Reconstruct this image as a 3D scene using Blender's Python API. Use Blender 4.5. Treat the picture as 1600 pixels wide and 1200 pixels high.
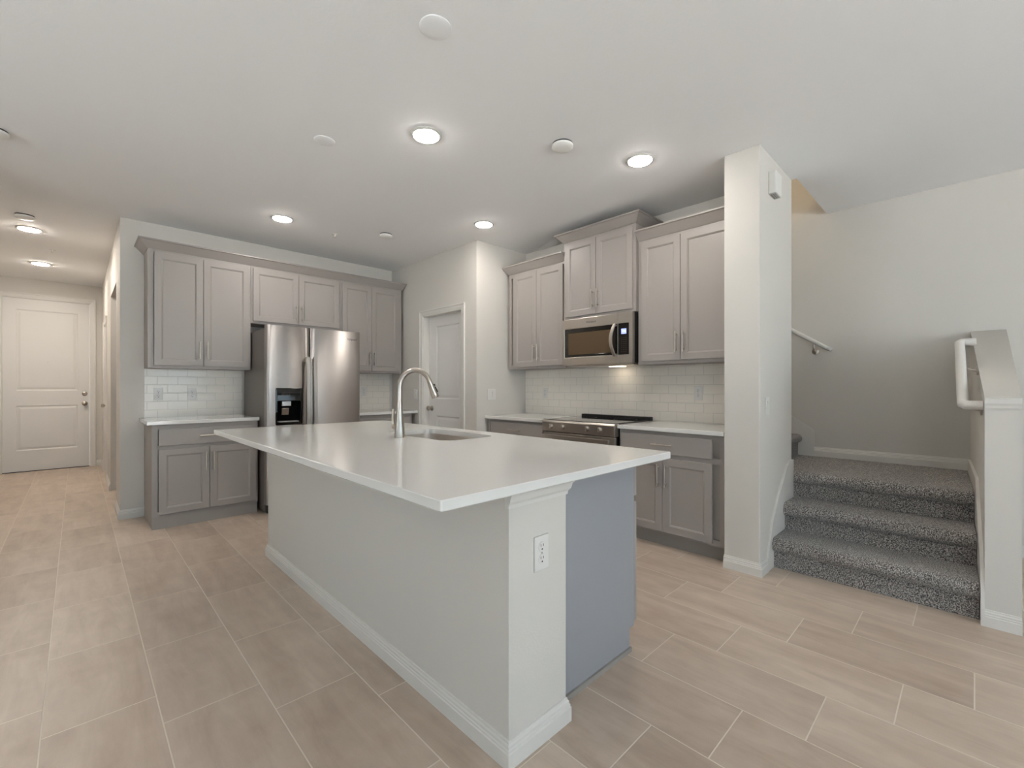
import bpy, bmesh, math, random
from mathutils import Vector, Matrix

for o in list(bpy.data.objects):
    bpy.data.objects.remove(o, do_unlink=True)
scn = bpy.context.scene
COL = scn.collection
R = math.radians

# ------------------------------------------------------------------ camera
cam_d = bpy.data.cameras.new('camera')
cam = bpy.data.objects.new('camera', cam_d)
COL.objects.link(cam)
cam.location = (0, 0, 1.2)
cam.rotation_euler = (R(90), 0, -0.77085)
cam_d.sensor_width = 36
cam_d.lens = 700 / 1600 * 36
cam_d.shift_y = 4.84 / 1600
cam_d.clip_start = 0.05
scn.camera = cam

# ------------------------------------------------------------------ world, exposure
world = bpy.data.worlds.new('daylight')
scn.world = world
world.use_nodes = True
bgn = world.node_tree.nodes['Background']
bgn.inputs[0].default_value = (0.70, 0.85, 1.0, 1)
bgn.inputs[1].default_value = 4.1
sun_d = bpy.data.lights.new('sun', 'SUN')
sun_d.energy = 100
sun_d.angle = R(0.6)
sun_d.color = (1.0, 0.97, 0.94)
sun = bpy.data.objects.new('sun', sun_d)
COL.objects.link(sun)
sun.rotation_euler = (R(-38), R(18), 0)      # high sun from behind the house: it lights the patio, not the room
scn.view_settings.view_transform = 'Standard'
scn.view_settings.look = 'None'
scn.view_settings.gamma = 1
scn.view_settings.use_curve_mapping = False
scn.view_settings.exposure = 0.09
CAN_POWER = 135.0          # radiance of the recessed diffusers
HALL_POWER = 305.0
STAIR_POWER = 230.0

# ------------------------------------------------------------------ materials
def srgb(r, g, b):
    def f(c):
        c /= 255.0
        return c / 12.92 if c <= 0.04045 else ((c + 0.055) / 1.055) ** 2.4
    return (f(r), f(g), f(b), 1)

def new_mat(name):
    m = bpy.data.materials.new(name)
    m.use_nodes = True
    nt = m.node_tree
    return m, nt, nt.nodes, nt.links, nt.nodes['Principled BSDF']

def pmat(name, col, rough=0.5, metal=0.0, spec=0.5, bump=0.0, bscale=200.0, var=0.0, vscale=3.0, aniso=0.0, coat=0.0, stretch=None):
    m, nt, N, L, P = new_mat(name)
    P.inputs['Base Color'].default_value = col
    P.inputs['Roughness'].default_value = rough
    P.inputs['Metallic'].default_value = metal
    P.inputs['Specular IOR Level'].default_value = spec
    P.inputs['Anisotropic'].default_value = aniso
    P.inputs['Coat Weight'].default_value = coat
    tc = N.new('ShaderNodeTexCoord')
    mp = N.new('ShaderNodeMapping')
    L.new(tc.outputs['Object'], mp.inputs[0])
    if stretch:
        mp.inputs['Scale'].default_value = stretch
    if var > 0:
        nz = N.new('ShaderNodeTexNoise')
        nz.inputs['Scale'].default_value = vscale
        nz.inputs['Detail'].default_value = 4
        L.new(mp.outputs[0], nz.inputs['Vector'])
        mx = N.new('ShaderNodeMix')
        mx.data_type = 'RGBA'
        L.new(nz.outputs['Fac'], mx.inputs['Factor'])
        mx.inputs['A'].default_value = tuple(c * (1 - var) for c in col[:3]) + (1,)
        mx.inputs['B'].default_value = tuple(min(1, c * (1 + var)) for c in col[:3]) + (1,)
        L.new(mx.outputs['Result'], P.inputs['Base Color'])
    if bump > 0:
        nb = N.new('ShaderNodeTexNoise')
        nb.inputs['Scale'].default_value = bscale
        nb.inputs['Detail'].default_value = 3
        L.new(mp.outputs[0], nb.inputs['Vector'])
        b = N.new('ShaderNodeBump')
        b.inputs['Strength'].default_value = bump
        b.inputs['Distance'].default_value = 0.002
        L.new(nb.outputs['Fac'], b.inputs['Height'])
        L.new(b.outputs[0], P.inputs['Normal'])
    return m

def emat(name, col, strength):
    m, nt, N, L, P = new_mat(name)
    P.inputs['Base Color'].default_value = col
    P.inputs['Emission Color'].default_value = col
    P.inputs['Emission Strength'].default_value = strength
    return m

def math_node(nt, op, a, b=None, c=None):
    n = nt.nodes.new('ShaderNodeMath')
    n.operation = op
    for i, v in enumerate((a, b, c)):
        if v is None:
            continue
        if isinstance(v, (int, float)):
            n.inputs[i].default_value = v
        else:
            nt.links.new(v, n.inputs[i])
    return n.outputs[0]

def floor_mat():
    m, nt, N, L, P = new_mat('porcelain_floor_tile')
    g = N.new('ShaderNodeNewGeometry')
    sp = N.new('ShaderNodeSeparateXYZ')
    L.new(g.outputs['Position'], sp.inputs[0])
    M = lambda *a: math_node(nt, *a)
    PX, PY, GR = 0.3105, 0.6155, 0.0042
    gx = M('DIVIDE', M('SUBTRACT', sp.outputs[0], 0.221), PX)
    i = M('FLOOR', gx)
    fx = M('FRACT', gx)
    gy = M('DIVIDE', M('ADD', M('SUBTRACT', sp.outputs[1], 2.012), M('MULTIPLY', i, 0.2)), PY)
    j = M('FLOOR', gy)
    fy = M('FRACT', gy)
    dx = M('MULTIPLY', M('MINIMUM', fx, M('SUBTRACT', 1.0, fx)), PX)
    dy = M('MULTIPLY', M('MINIMUM', fy, M('SUBTRACT', 1.0, fy)), PY)
    d = M('MINIMUM', dx, dy)
    mr = N.new('ShaderNodeMapRange')
    mr.interpolation_type = 'SMOOTHSTEP'
    L.new(d, mr.inputs['Value'])
    mr.inputs['From Min'].default_value = GR * 0.38
    mr.inputs['From Max'].default_value = GR * 0.62
    tile = mr.outputs['Result']
    cmb = N.new('ShaderNodeCombineXYZ')
    L.new(i, cmb.inputs[0]); L.new(j, cmb.inputs[1])
    wn = N.new('ShaderNodeTexWhiteNoise')
    L.new(cmb.outputs[0], wn.inputs['Vector'])
    # cloudy streaks running along the long side of every tile, different per tile
    off = N.new('ShaderNodeVectorMath'); off.operation = 'SCALE'
    L.new(wn.outputs['Color'], off.inputs[0]); off.inputs['Scale'].default_value = 40
    add = N.new('ShaderNodeVectorMath'); add.operation = 'ADD'
    L.new(g.outputs['Position'], add.inputs[0]); L.new(off.outputs[0], add.inputs[1])
    mp = N.new('ShaderNodeMapping'); mp.inputs['Scale'].default_value = (6.5, 1.1, 1)
    L.new(add.outputs[0], mp.inputs[0])
    nz = N.new('ShaderNodeTexNoise'); nz.inputs['Scale'].default_value = 1.6; nz.inputs['Detail'].default_value = 7
    nz.inputs['Roughness'].default_value = 0.62; nz.inputs['Distortion'].default_value = 0.5
    L.new(mp.outputs[0], nz.inputs['Vector'])
    nz2 = N.new('ShaderNodeTexNoise'); nz2.inputs['Scale'].default_value = 9; nz2.inputs['Detail'].default_value = 6
    L.new(add.outputs[0], nz2.inputs['Vector'])
    f = M('ADD', M('MULTIPLY', nz.outputs['Fac'], 0.75), M('MULTIPLY', nz2.outputs['Fac'], 0.25))
    f = M('ADD', f, M('MULTIPLY', M('SUBTRACT', wn.outputs['Value'], 0.5), 0.16))
    cr = N.new('ShaderNodeValToRGB')
    cr.color_ramp.elements[0].position = 0.30; cr.color_ramp.elements[0].color = FLOOR_A
    cr.color_ramp.elements[1].position = 0.70; cr.color_ramp.elements[1].color = FLOOR_B
    L.new(f, cr.inputs[0])
    mx = N.new('ShaderNodeMix'); mx.data_type = 'RGBA'
    L.new(tile, mx.inputs['Factor'])
    mx.inputs['A'].default_value = srgb(216, 206, 192)
    L.new(cr.outputs[0], mx.inputs['B'])
    L.new(mx.outputs['Result'], P.inputs['Base Color'])
    rr = M('SUBTRACT', 0.85, M('MULTIPLY', tile, 0.47))
    L.new(rr, P.inputs['Roughness'])
    b = N.new('ShaderNodeBump'); b.inputs['Strength'].default_value = 0.5; b.inputs['Distance'].default_value = 0.0015
    L.new(tile, b.inputs['Height']); L.new(b.outputs[0], P.inputs['Normal'])
    return m

def subway_mat(axis):
    """glossy white 3x6 subway tile in running bond; axis = world axis along the wall"""
    m, nt, N, L, P = new_mat('white_subway_tile_' + 'xy'[axis])
    g = N.new('ShaderNodeNewGeometry')
    sp = N.new('ShaderNodeSeparateXYZ')
    L.new(g.outputs['Position'], sp.inputs[0])
    M = lambda *a: math_node(nt, *a)
    W, H = 0.1555, 0.0792
    gz = M('DIVIDE', M('SUBTRACT', sp.outputs[2], 0.905), H)
    j = M('FLOOR', gz); fz = M('FRACT', gz)
    half = M('MULTIPLY', M('MODULO', M('ADD', j, 20.0), 2.0), 0.5)
    gu = M('ADD', M('DIVIDE', M('ADD', sp.outputs[axis], 3.03), W), half)
    iu = M('FLOOR', gu)
    fu = M('FRACT', gu)
    du = M('MULTIPLY', M('MINIMUM', fu, M('SUBTRACT', 1.0, fu)), W)
    dz = M('MULTIPLY', M('MINIMUM', fz, M('SUBTRACT', 1.0, fz)), H)
    d = M('MINIMUM', du, dz)
    mr = N.new('ShaderNodeMapRange'); mr.interpolation_type = 'SMOOTHSTEP'
    L.new(d, mr.inputs['Value'])
    mr.inputs['From Min'].default_value = 0.0006; mr.inputs['From Max'].default_value = 0.0018
    mx = N.new('ShaderNodeMix'); mx.data_type = 'RGBA'
    L.new(mr.outputs['Result'], mx.inputs['Factor'])
    mx.inputs['A'].default_value = srgb(196, 192, 186)
    mx.inputs['B'].default_value = srgb(232, 225, 215)
    L.new(mx.outputs['Result'], P.inputs['Base Color'])
    P.inputs['Roughness'].default_value = 0.10
    mr2 = N.new('ShaderNodeMapRange'); mr2.interpolation_type = 'SMOOTHSTEP'
    L.new(d, mr2.inputs['Value']); mr2.inputs['From Min'].default_value = 0; mr2.inputs['From Max'].default_value = 0.005
    # each tile sits a hair out of plane
    cmb = N.new('ShaderNodeCombineXYZ'); L.new(iu, cmb.inputs[0]); L.new(j, cmb.inputs[1])
    wn = N.new('ShaderNodeTexWhiteNoise'); L.new(cmb.outputs[0], wn.inputs['Vector'])
    s2 = N.new('ShaderNodeSeparateXYZ'); L.new(wn.outputs['Color'], s2.inputs[0])
    tl = M('ADD', M('MULTIPLY', M('SUBTRACT', s2.outputs[0], 0.5), M('MULTIPLY', fu, 1.0)), M('MULTIPLY', M('SUBTRACT', s2.outputs[1], 0.5), fz))
    hh = M('ADD', mr2.outputs['Result'], M('MULTIPLY', tl, 0.8))
    b = N.new('ShaderNodeBump'); b.inputs['Strength'].default_value = 0.6; b.inputs['Distance'].default_value = 0.001
    L.new(hh, b.inputs['Height']); L.new(b.outputs[0], P.inputs['Normal'])
    return m

def carpet_mat():
    m, nt, N, L, P = new_mat('speckled_grey_carpet')
    tc = N.new('ShaderNodeNewGeometry')
    v = N.new('ShaderNodeTexNoise'); v.inputs['Scale'].default_value = 200; v.inputs['Detail'].default_value = 2.5; v.inputs['Roughness'].default_value = 0.6
    L.new(tc.outputs['Position'], v.inputs['Vector'])
    cr = N.new('ShaderNodeValToRGB')
    e = cr.color_ramp.elements
    e[0].position = 0.38; e[0].color = srgb(60, 57, 56)
    e[1].position = 0.62; e[1].color = srgb(204, 198, 192)
    mid = e.new(0.5); mid.color = srgb(128, 123, 120)
    L.new(v.outputs['Fac'], cr.inputs[0])
    L.new(cr.outputs[0], P.inputs['Base Color'])
    P.inputs['Roughness'].default_value = 0.95
    P.inputs['Specular IOR Level'].default_value = 0.1
    P.inputs['Sheen Weight'].default_value = 0.25
    b = N.new('ShaderNodeBump'); b.inputs['Strength'].default_value = 1.0; b.inputs['Distance'].default_value = 0.006
    L.new(v.outputs['Fac'], b.inputs['Height']); L.new(b.outputs[0], P.inputs['Normal'])
    return m

def glass_mat():
    m, nt, N, L, P = new_mat('window_glass')
    N.remove(P)
    tr = N.new('ShaderNodeBsdfTransparent'); tr.inputs[0].default_value = (0.95, 0.97, 0.96, 1)
    gl = N.new('ShaderNodeBsdfGlossy'); gl.inputs['Roughness'].default_value = 0.0
    mx = N.new('ShaderNodeMixShader'); mx.inputs[0].default_value = 0.06
    L.new(tr.outputs[0], mx.inputs[1]); L.new(gl.outputs[0], mx.inputs[2])
    L.new(mx.outputs[0], N['Material Output'].inputs[0])
    return m

FLOOR_A = srgb(172, 153, 137)
FLOOR_B = srgb(205, 188, 172)
M_WALL = pmat('wall_paint', srgb(205, 200, 193), 0.62, spec=0.35, bump=0.25, bscale=140)
M_CEIL = pmat('ceiling_paint', srgb(240, 239, 239), 0.75, spec=0.25, bump=0.35, bscale=60)
M_TRIM = pmat('white_semigloss_trim', srgb(213, 209, 203), 0.35)
M_DOOR = pmat('white_door_paint', srgb(218, 215, 211), 0.4)
M_FLOOR = floor_mat()
M_CAB = pmat('grey_cabinet_paint', srgb(154, 147, 142), 0.40, var=0.015, vscale=6)
M_CABSIDE = pmat('grey_cabinet_side', srgb(150, 144, 138), 0.45)
M_GAP = pmat('dark_shadow_gap_board', srgb(70, 62, 55), 0.8)
M_WOOD = pmat('raw_cabinet_wood', srgb(178, 142, 98), 0.6, var=0.12, vscale=20, stretch=(1, 1, 12))
M_PANEL = pmat('daylight_tinted_end_panel', srgb(150, 151, 155), 0.42)  # cool daylight tint put into the cabinet grey
M_QUARTZ = pmat('white_quartz', srgb(216, 214, 210), 0.10, var=0.012, vscale=2.5)
M_TX = subway_mat(0)
M_TY = subway_mat(1)
M_STEEL = pmat('brushed_stainless', srgb(188, 184, 180), 0.27, metal=1.0, aniso=0.75, bump=0.05, bscale=30, stretch=(1, 1, 60))
def brushed(name, col, rough, aniso, rot):
    m, nt, N, L, P = new_mat(name)
    P.inputs['Base Color'].default_value = col
    P.inputs['Metallic'].default_value = 1.0
    P.inputs['Roughness'].default_value = rough
    P.inputs['Anisotropic'].default_value = aniso
    P.inputs['Anisotropic Rotation'].default_value = rot
    t = N.new('ShaderNodeTangent'); t.direction_type = 'RADIAL'; t.axis = 'Z'
    L.new(t.outputs[0], P.inputs['Tangent'])
    return m
M_FRIDGE = brushed('fridge_brushed_steel', srgb(176, 171, 167), 0.34, 0.9, 0.25)
M_STEELH = pmat('brushed_stainless_horizontal', srgb(190, 184, 177), 0.28, metal=1.0, bump=0.04, bscale=30, stretch=(1, 1, 90))
M_NICKEL = pmat('satin_nickel', srgb(184, 176, 167), 0.30, metal=1.0)
M_SINK = pmat('sink_steel', srgb(206, 198, 190), 0.38, metal=1.0)
M_FSIDE = pmat('fridge_side_grey', srgb(118, 111, 105), 0.45, metal=0.3)
M_BLACK = pmat('gloss_black', srgb(16, 15, 15), 0.06)
M_VOID = pmat('unlit_recess_black', srgb(8, 8, 8), 0.9, spec=0.1)
M_BLACKM = pmat('matte_black', srgb(22, 20, 20), 0.5)
M_COOK = pmat('ceramic_cooktop_glass', srgb(24, 22, 22), 0.05, coat=0.4)
M_MWGLASS = pmat('microwave_window', srgb(84, 66, 46), 0.30, spec=0.4)
M_PLATE = pmat('white_plastic_plate', srgb(214, 211, 206), 0.35)
M_PLWHITE = pmat('white_detector_plastic', srgb(236, 234, 230), 0.4)
M_DARK = pmat('dark_slot', srgb(50, 48, 46), 0.6)
M_PLGREY = pmat('grey_plastic', srgb(150, 148, 146), 0.4)
M_CARPET = carpet_mat()
M_GLASS = glass_mat()
M_LIGHT = emat('recessed_diffuser_glow', (1.0, 0.94, 0.87, 1), CAN_POWER)
M_LIGHTH = emat('hall_diffuser_glow', (1.0, 0.92, 0.82, 1), HALL_POWER)
M_STAIRL = emat('stair_lamp_glow', (1.0, 0.82, 0.55, 1), STAIR_POWER)
M_STAIR_FILL = emat('added_stair_fill_glow', (1.0, 0.88, 0.72, 1), STAIR_POWER * 0.65)  # glow of the added lamp that lifts the lower stair wall
M_HOOD = emat('cooktop_lamp_glow', (1.0, 0.86, 0.66, 1), 9)
M_BLUE = emat('blue_display_glow', (0.35, 0.42, 1.0, 1), 0.8)
M_BLUEW = emat('pale_display_digits', (0.75, 0.8, 1.0, 1), 1.4)
M_PATIO = pmat('patio_concrete', srgb(196, 196, 198), 0.8, var=0.06)
M_BTN = pmat('button_print', srgb(120, 92, 78), 0.6)
M_LOGO = pmat('logo_print', srgb(95, 90, 86), 0.5)
M_ALUM = pmat('white_window_frame', srgb(228, 228, 226), 0.4)
M_RUBBER = pmat('black_rubber', srgb(20, 20, 20), 0.7)

# ------------------------------------------------------------------ mesh helpers
def world_loc(o):
    v = Vector((0, 0, 0))
    while o is not None:
        v += o.location
        o = o.parent
    return v

def tag(o, label=None, cat=None, group=None, kind=None):
    if label: o['label'] = label
    if cat: o['category'] = cat
    if group: o['group'] = group
    if kind: o['kind'] = kind
    return o

def thing(name, loc, label, cat, group=None):
    o = bpy.data.objects.new(name, None)
    o.empty_display_size = 0.1
    o.location = loc
    COL.objects.link(o)
    return tag(o, label, cat, group)

def obj(name, bm, m, parent=None, bevel=0.0, smooth=False, segs=2, label=None):
    bmesh.ops.recalc_face_normals(bm, faces=bm.faces)
    if parent is not None:
        off = world_loc(parent)
    else:
        xs = [v.co for v in bm.verts]
        lo = Vector((min(v.x for v in xs), min(v.y for v in xs), min(v.z for v in xs)))
        hi = Vector((max(v.x for v in xs), max(v.y for v in xs), max(v.z for v in xs)))
        off = Vector(((lo.x + hi.x) / 2, (lo.y + hi.y) / 2, lo.z))
    bmesh.ops.translate(bm, verts=bm.verts, vec=-off)
    me = bpy.data.meshes.new(name)
    bm.to_mesh(me)
    bm.free()
    ms = m if isinstance(m, (list, tuple)) else [m]
    for x in ms:
        me.materials.append(x)
    if smooth:
        me.shade_smooth()
        me.set_sharp_from_angle(angle=R(35))
    o = bpy.data.objects.new(name, me)
    COL.objects.link(o)
    if parent is not None:
        o.parent = parent
    else:
        o.location = off
    if bevel > 0:
        b = o.modifiers.new('bevel', 'BEVEL')
        b.width = bevel; b.segments = segs; b.limit_method = 'ANGLE'; b.angle_limit = R(40)
        b.harden_normals = False
    if label:
        o['label'] = label
    return o

def struct(name, bm, m, **k):
    o = obj(name, bm, m, **k)
    o['kind'] = 'structure'
    return o

def BM():
    return bmesh.new()

def box(bm, x0, x1, y0, y1, z0, z1, mi=0):
    x0, x1 = min(x0, x1), max(x0, x1); y0, y1 = min(y0, y1), max(y0, y1); z0, z1 = min(z0, z1), max(z0, z1)
    v = [bm.verts.new(p) for p in ((x0, y0, z0), (x1, y0, z0), (x1, y1, z0), (x0, y1, z0), (x0, y0, z1), (x1, y0, z1), (x1, y1, z1), (x0, y1, z1))]
    for f in ((0, 3, 2, 1), (4, 5, 6, 7), (0, 1, 5, 4), (1, 2, 6, 5), (2, 3, 7, 6), (3, 0, 4, 7)):
        fa = bm.faces.new([v[i] for i in f]); fa.material_index = mi
    return v

class Frame:
    """local wall frame: u along the wall (to the right as seen), n out of the wall, z up"""
    def __init__(s, o, u, n):
        s.o = Vector(o); s.u = Vector(u); s.n = Vector(n)
    def p(s, u, n, z):
        return s.o + s.u * u + s.n * n + Vector((0, 0, z))
    def box(s, bm, u0, u1, n0, n1, z0, z1, mi=0):
        a = s.p(u0, n0, z0); b = s.p(u1, n1, z1)
        return box(bm, a.x, b.x, a.y, b.y, a.z, b.z, mi)

def prism(bm, pts, a, mi=0):
    """pts: list of Vectors (a closed loop); a: extrusion vector"""
    v0 = [bm.verts.new(p) for p in pts]
    v1 = [bm.verts.new(Vector(p) + a) for p in pts]
    n = len(pts)
    f = bm.faces.new(v0); f.material_index = mi
    f = bm.faces.new(v1[::-1]); f.material_index = mi
    for i in range(n):
        f = bm.faces.new([v0[i], v0[(i + 1) % n], v1[(i + 1) % n], v1[i]]); f.material_index = mi

def tube(bm, pts, rad, seg=14, caps=True, up=Vector((0, 0, 1)), mi=0):
    pts = [Vector(p) for p in pts]
    rads = rad if isinstance(rad, (list, tuple)) else [rad] * len(pts)
    rings = []
    prev = None
    for i, p in enumerate(pts):
        if i == 0: t = pts[1] - pts[0]
        elif i == len(pts) - 1: t = pts[-1] - pts[-2]
        else: t = (pts[i + 1] - pts[i]).normalized() + (pts[i] - pts[i - 1]).normalized()
        t.normalize()
        if prev is None:
            r = up if abs(t.dot(up)) < 0.95 else Vector((1, 0, 0))
            a = t.cross(r).normalized()
        else:
            a = (prev - t * prev.dot(t)).normalized()
        prev = a
        b = t.cross(a)
        rings.append([bm.verts.new(p + (a * math.cos(2 * math.pi * k / seg) + b * math.sin(2 * math.pi * k / seg)) * rads[i]) for k in range(seg)])
    for i in range(len(rings) - 1):
        for k in range(seg):
            f = bm.faces.new([rings[i][k], rings[i][(k + 1) % seg], rings[i + 1][(k + 1) % seg], rings[i + 1][k]]); f.material_index = mi
    if caps:
        bm.faces.new(rings[0][::-1]).material_index = mi
        bm.faces.new(rings[-1]).material_index = mi

def lathe(bm, o, axis, prof, seg=32, mi=0):
    """prof: list of (distance along axis, radius); closed with caps"""
    axis = Vector(axis).normalized()
    r = Vector((0, 0, 1)) if abs(axis.z) < 0.9 else Vector((1, 0, 0))
    a = axis.cross(r).normalized(); b = axis.cross(a)
    rings = []
    for (d, rad) in prof:
        rad = max(rad, 1e-5)
        rings.append([bm.verts.new(Vector(o) + axis * d + (a * math.cos(2 * math.pi * k / seg) + b * math.sin(2 * math.pi * k / seg)) * rad) for k in range(seg)])
    for i in range(len(rings) - 1):
        for k in range(seg):
            f = bm.faces.new([rings[i][k], rings[i][(k + 1) % seg], rings[i + 1][(k + 1) % seg], rings[i + 1][k]]); f.material_index = mi
    bm.faces.new(rings[0][::-1]).material_index = mi
    bm.faces.new(rings[-1]).material_index = mi

def sweep(bm, path, prof, z0=0.0):
    """mitred moulding: path of (x,y); room side is to the RIGHT of travel; prof: (out, z) closed loop"""
    P = [Vector((x, y)) for x, y in path]
    n = len(P)
    rings = []
    for i in range(n):
        def right(d): return Vector((d.y, -d.x))
        if i == 0: m = right((P[1] - P[0]).normalized())
        elif i == n - 1: m = right((P[-1] - P[-2]).normalized())
        else:
            r1 = right((P[i] - P[i - 1]).normalized()); r2 = right((P[i + 1] - P[i]).normalized())
            m = (r1 + r2); m = m / (1 + r1.dot(r2))
        rings.append([bm.verts.new((P[i].x + m.x * a, P[i].y + m.y * a, z0 + z)) for a, z in prof])
    k = len(prof)
    for i in range(n - 1):
        for j in range(k):
            bm.faces.new([rings[i][j], rings[i][(j + 1) % k], rings[i + 1][(j + 1) % k], rings[i + 1][j]])
    bm.faces.new(rings[0]); bm.faces.new(rings[-1][::-1])

BASE = [(0, 0), (0.015, 0), (0.015, 0.050), (0.012, 0.053), (0.012, 0.060), (0.009, 0.063), (0.009, 0.071), (0.005, 0.076), (0.004, 0.083), (0, 0.084)]
CROWN = [(0, 0), (0.006, 0.0), (0.012, 0.008), (0.060, 0.062), (0.072, 0.066), (0.072, 0.078), (0.0, 0.078)]

def slab(bm, fr, u0, u1, z0, z1, nb, nf, panels=(), prof=((0, 0),), mi=0):
    """a slab in a wall frame with recessed panels on its front; prof: (inset, depth) rings from the panel's outer edge"""
    us = sorted({u0, u1} | {p[0] for p in panels} | {p[1] for p in panels})
    zs = sorted({z0, z1} | {p[2] for p in panels} | {p[3] for p in panels})
    V = {}
    def v(u, n, z):
        k = (round(u, 5), round(n, 5), round(z, 5))
        if k not in V: V[k] = bm.verts.new(fr.p(u, n, z))
        return V[k]
    for a in range(len(us) - 1):
        for b in range(len(zs) - 1):
            ua, ub, za, zb = us[a], us[a + 1], zs[b], zs[b + 1]
            hole = None
            for p in panels:
                if ua >= p[0] - 1e-6 and ub <= p[1] + 1e-6 and za >= p[2] - 1e-6 and zb <= p[3] + 1e-6:
                    hole = p
            if hole is None:
                bm.faces.new([v(ua, nf, za), v(ub, nf, za), v(ub, nf, zb), v(ua, nf, zb)])
            else:
                prev = [v(ua, nf, za), v(ub, nf, za), v(ub, nf, zb), v(ua, nf, zb)]
                for ins, dep in prof:
                    cur = [v(ua + ins, nf - dep, za + ins), v(ub - ins, nf - dep, za + ins), v(ub - ins, nf - dep, zb - ins), v(ua + ins, nf - dep, zb - ins)]
                    if ins > 0 or dep > 0:
                        for k in range(4):
                            bm.faces.new([prev[k], prev[(k + 1) % 4], cur[(k + 1) % 4], cur[k]])
                    prev = cur
                bm.faces.new(prev)
            bm.faces.new([v(ua, nb, za), v(ua, nb, zb), v(ub, nb, zb), v(ub, nb, za)])
    for a in range(len(us) - 1):
        for z in (z0, z1):
            bm.faces.new([v(us[a], nb, z), v(us[a + 1], nb, z), v(us[a + 1], nf, z), v(us[a], nf, z)])
    for b in range(len(zs) - 1):
        for u in (u0, u1):
            bm.faces.new([v(u, nb, zs[b]), v(u, nb, zs[b + 1]), v(u, nf, zs[b + 1]), v(u, nf, zs[b])])

SHAKER = ((0.0, 0.0), (0.001, 0.003), (0.006, 0.004), (0.010, 0.010))

def wall_holes(bm, fr, u0, u1, z0, z1, n0, n1, holes=()):
    us = sorted({u0, u1} | {h[0] for h in holes} | {h[1] for h in holes})
    zs = sorted({z0, z1} | {h[2] for h in holes} | {h[3] for h in holes})
    V = {}
    def v(u, n, z):
        k = (round(u, 5), round(n, 5), round(z, 5))
        if k not in V: V[k] = bm.verts.new(fr.p(u, n, z))
        return V[k]
    def solid(a, b):
        if a < 0 or b < 0 or a >= len(us) - 1 or b >= len(zs) - 1: return False
        ua, ub, za, zb = us[a], us[a + 1], zs[b], zs[b + 1]
        return not any(ua >= h[0] - 1e-6 and ub <= h[1] + 1e-6 and za >= h[2] - 1e-6 and zb <= h[3] + 1e-6 for h in holes)
    for a in range(len(us) - 1):
        for b in range(len(zs) - 1):
            if not solid(a, b): continue
            ua, ub, za, zb = us[a], us[a + 1], zs[b], zs[b + 1]
            for n in (n0, n1):
                bm.faces.new([v(ua, n, za), v(ub, n, za), v(ub, n, zb), v(ua, n, zb)])
            if not solid(a - 1, b): bm.faces.new([v(ua, n0, za), v(ua, n1, za), v(ua, n1, zb), v(ua, n0, zb)])
            if not solid(a + 1, b): bm.faces.new([v(ub, n0, za), v(ub, n1, za), v(ub, n1, zb), v(ub, n0, zb)])
            if not solid(a, b - 1): bm.faces.new([v(ua, n0, za), v(ub, n0, za), v(ub, n1, za), v(ua, n1, za)])
            if not solid(a, b + 1): bm.faces.new([v(ua, n0, zb), v(ub, n0, zb), v(ub, n1, zb), v(ua, n1, zb)])

def text_part(name, s, size, origin, xdir, zdir, m, parent, depth=0.0006, align='CENTER'):
    cu = bpy.data.curves.new(name, 'FONT')
    cu.body = s; cu.size = size; cu.extrude = depth; cu.align_x = align; cu.align_y = 'CENTER'
    tmp = bpy.data.objects.new('tmp_text', cu)
    COL.objects.link(tmp)
    dg = bpy.context.evaluated_depsgraph_get()
    me = bpy.data.meshes.new_from_object(tmp.evaluated_get(dg))
    bpy.data.objects.remove(tmp, do_unlink=True)
    x = Vector(xdir).normalized(); y = Vector(zdir).normalized(); z = x.cross(y)
    me.transform(Matrix(((x.x, y.x, z.x), (x.y, y.y, z.y), (x.z, y.z, z.z))).to_4x4())
    me.transform(Matrix.Translation(Vector(origin) - world_loc(parent)))
    me.materials.clear(); me.materials.append(m)
    o = bpy.data.objects.new(name, me)
    COL.objects.link(o); o.parent = parent
    return o

# wall frames
FN = Frame((0, 5.38, 0), (1, 0, 0), (0, -1, 0))          # back wall (u = world X)
FE = Frame((3.74, 0, 0), (0, -1, 0), (-1, 0, 0))         # stove wall (u = -world Y)
CEIL = 2.74

# ------------------------------------------------------------------ the room
bm = BM(); box(bm, -2.9, 4.9, -4.6, 9.6, -0.12, 0.0); struct('floor', bm, M_FLOOR)
bm = BM()
WX0, WX1, WY0, WY1 = 3.81, 4.78, 0.907, 4.6       # stairwell opening in the ceiling
for (a, b, c, d) in ((-2.9, WX0, -4.0, 9.6), (WX0, WX1, -4.0, WY0), (WX0, WX1, WY1, 9.6)):
    box(bm, a, b, c, d, CEIL, CEIL + 0.24)
bmesh.ops.remove_doubles(bm, verts=bm.verts, dist=1e-5)
struct('ceiling', bm, M_CEIL)

bm = BM(); box(bm, 0.28, 3.12, 5.38, 5.50, 0, CEIL); struct('wall_north', bm, M_WALL)
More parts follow.
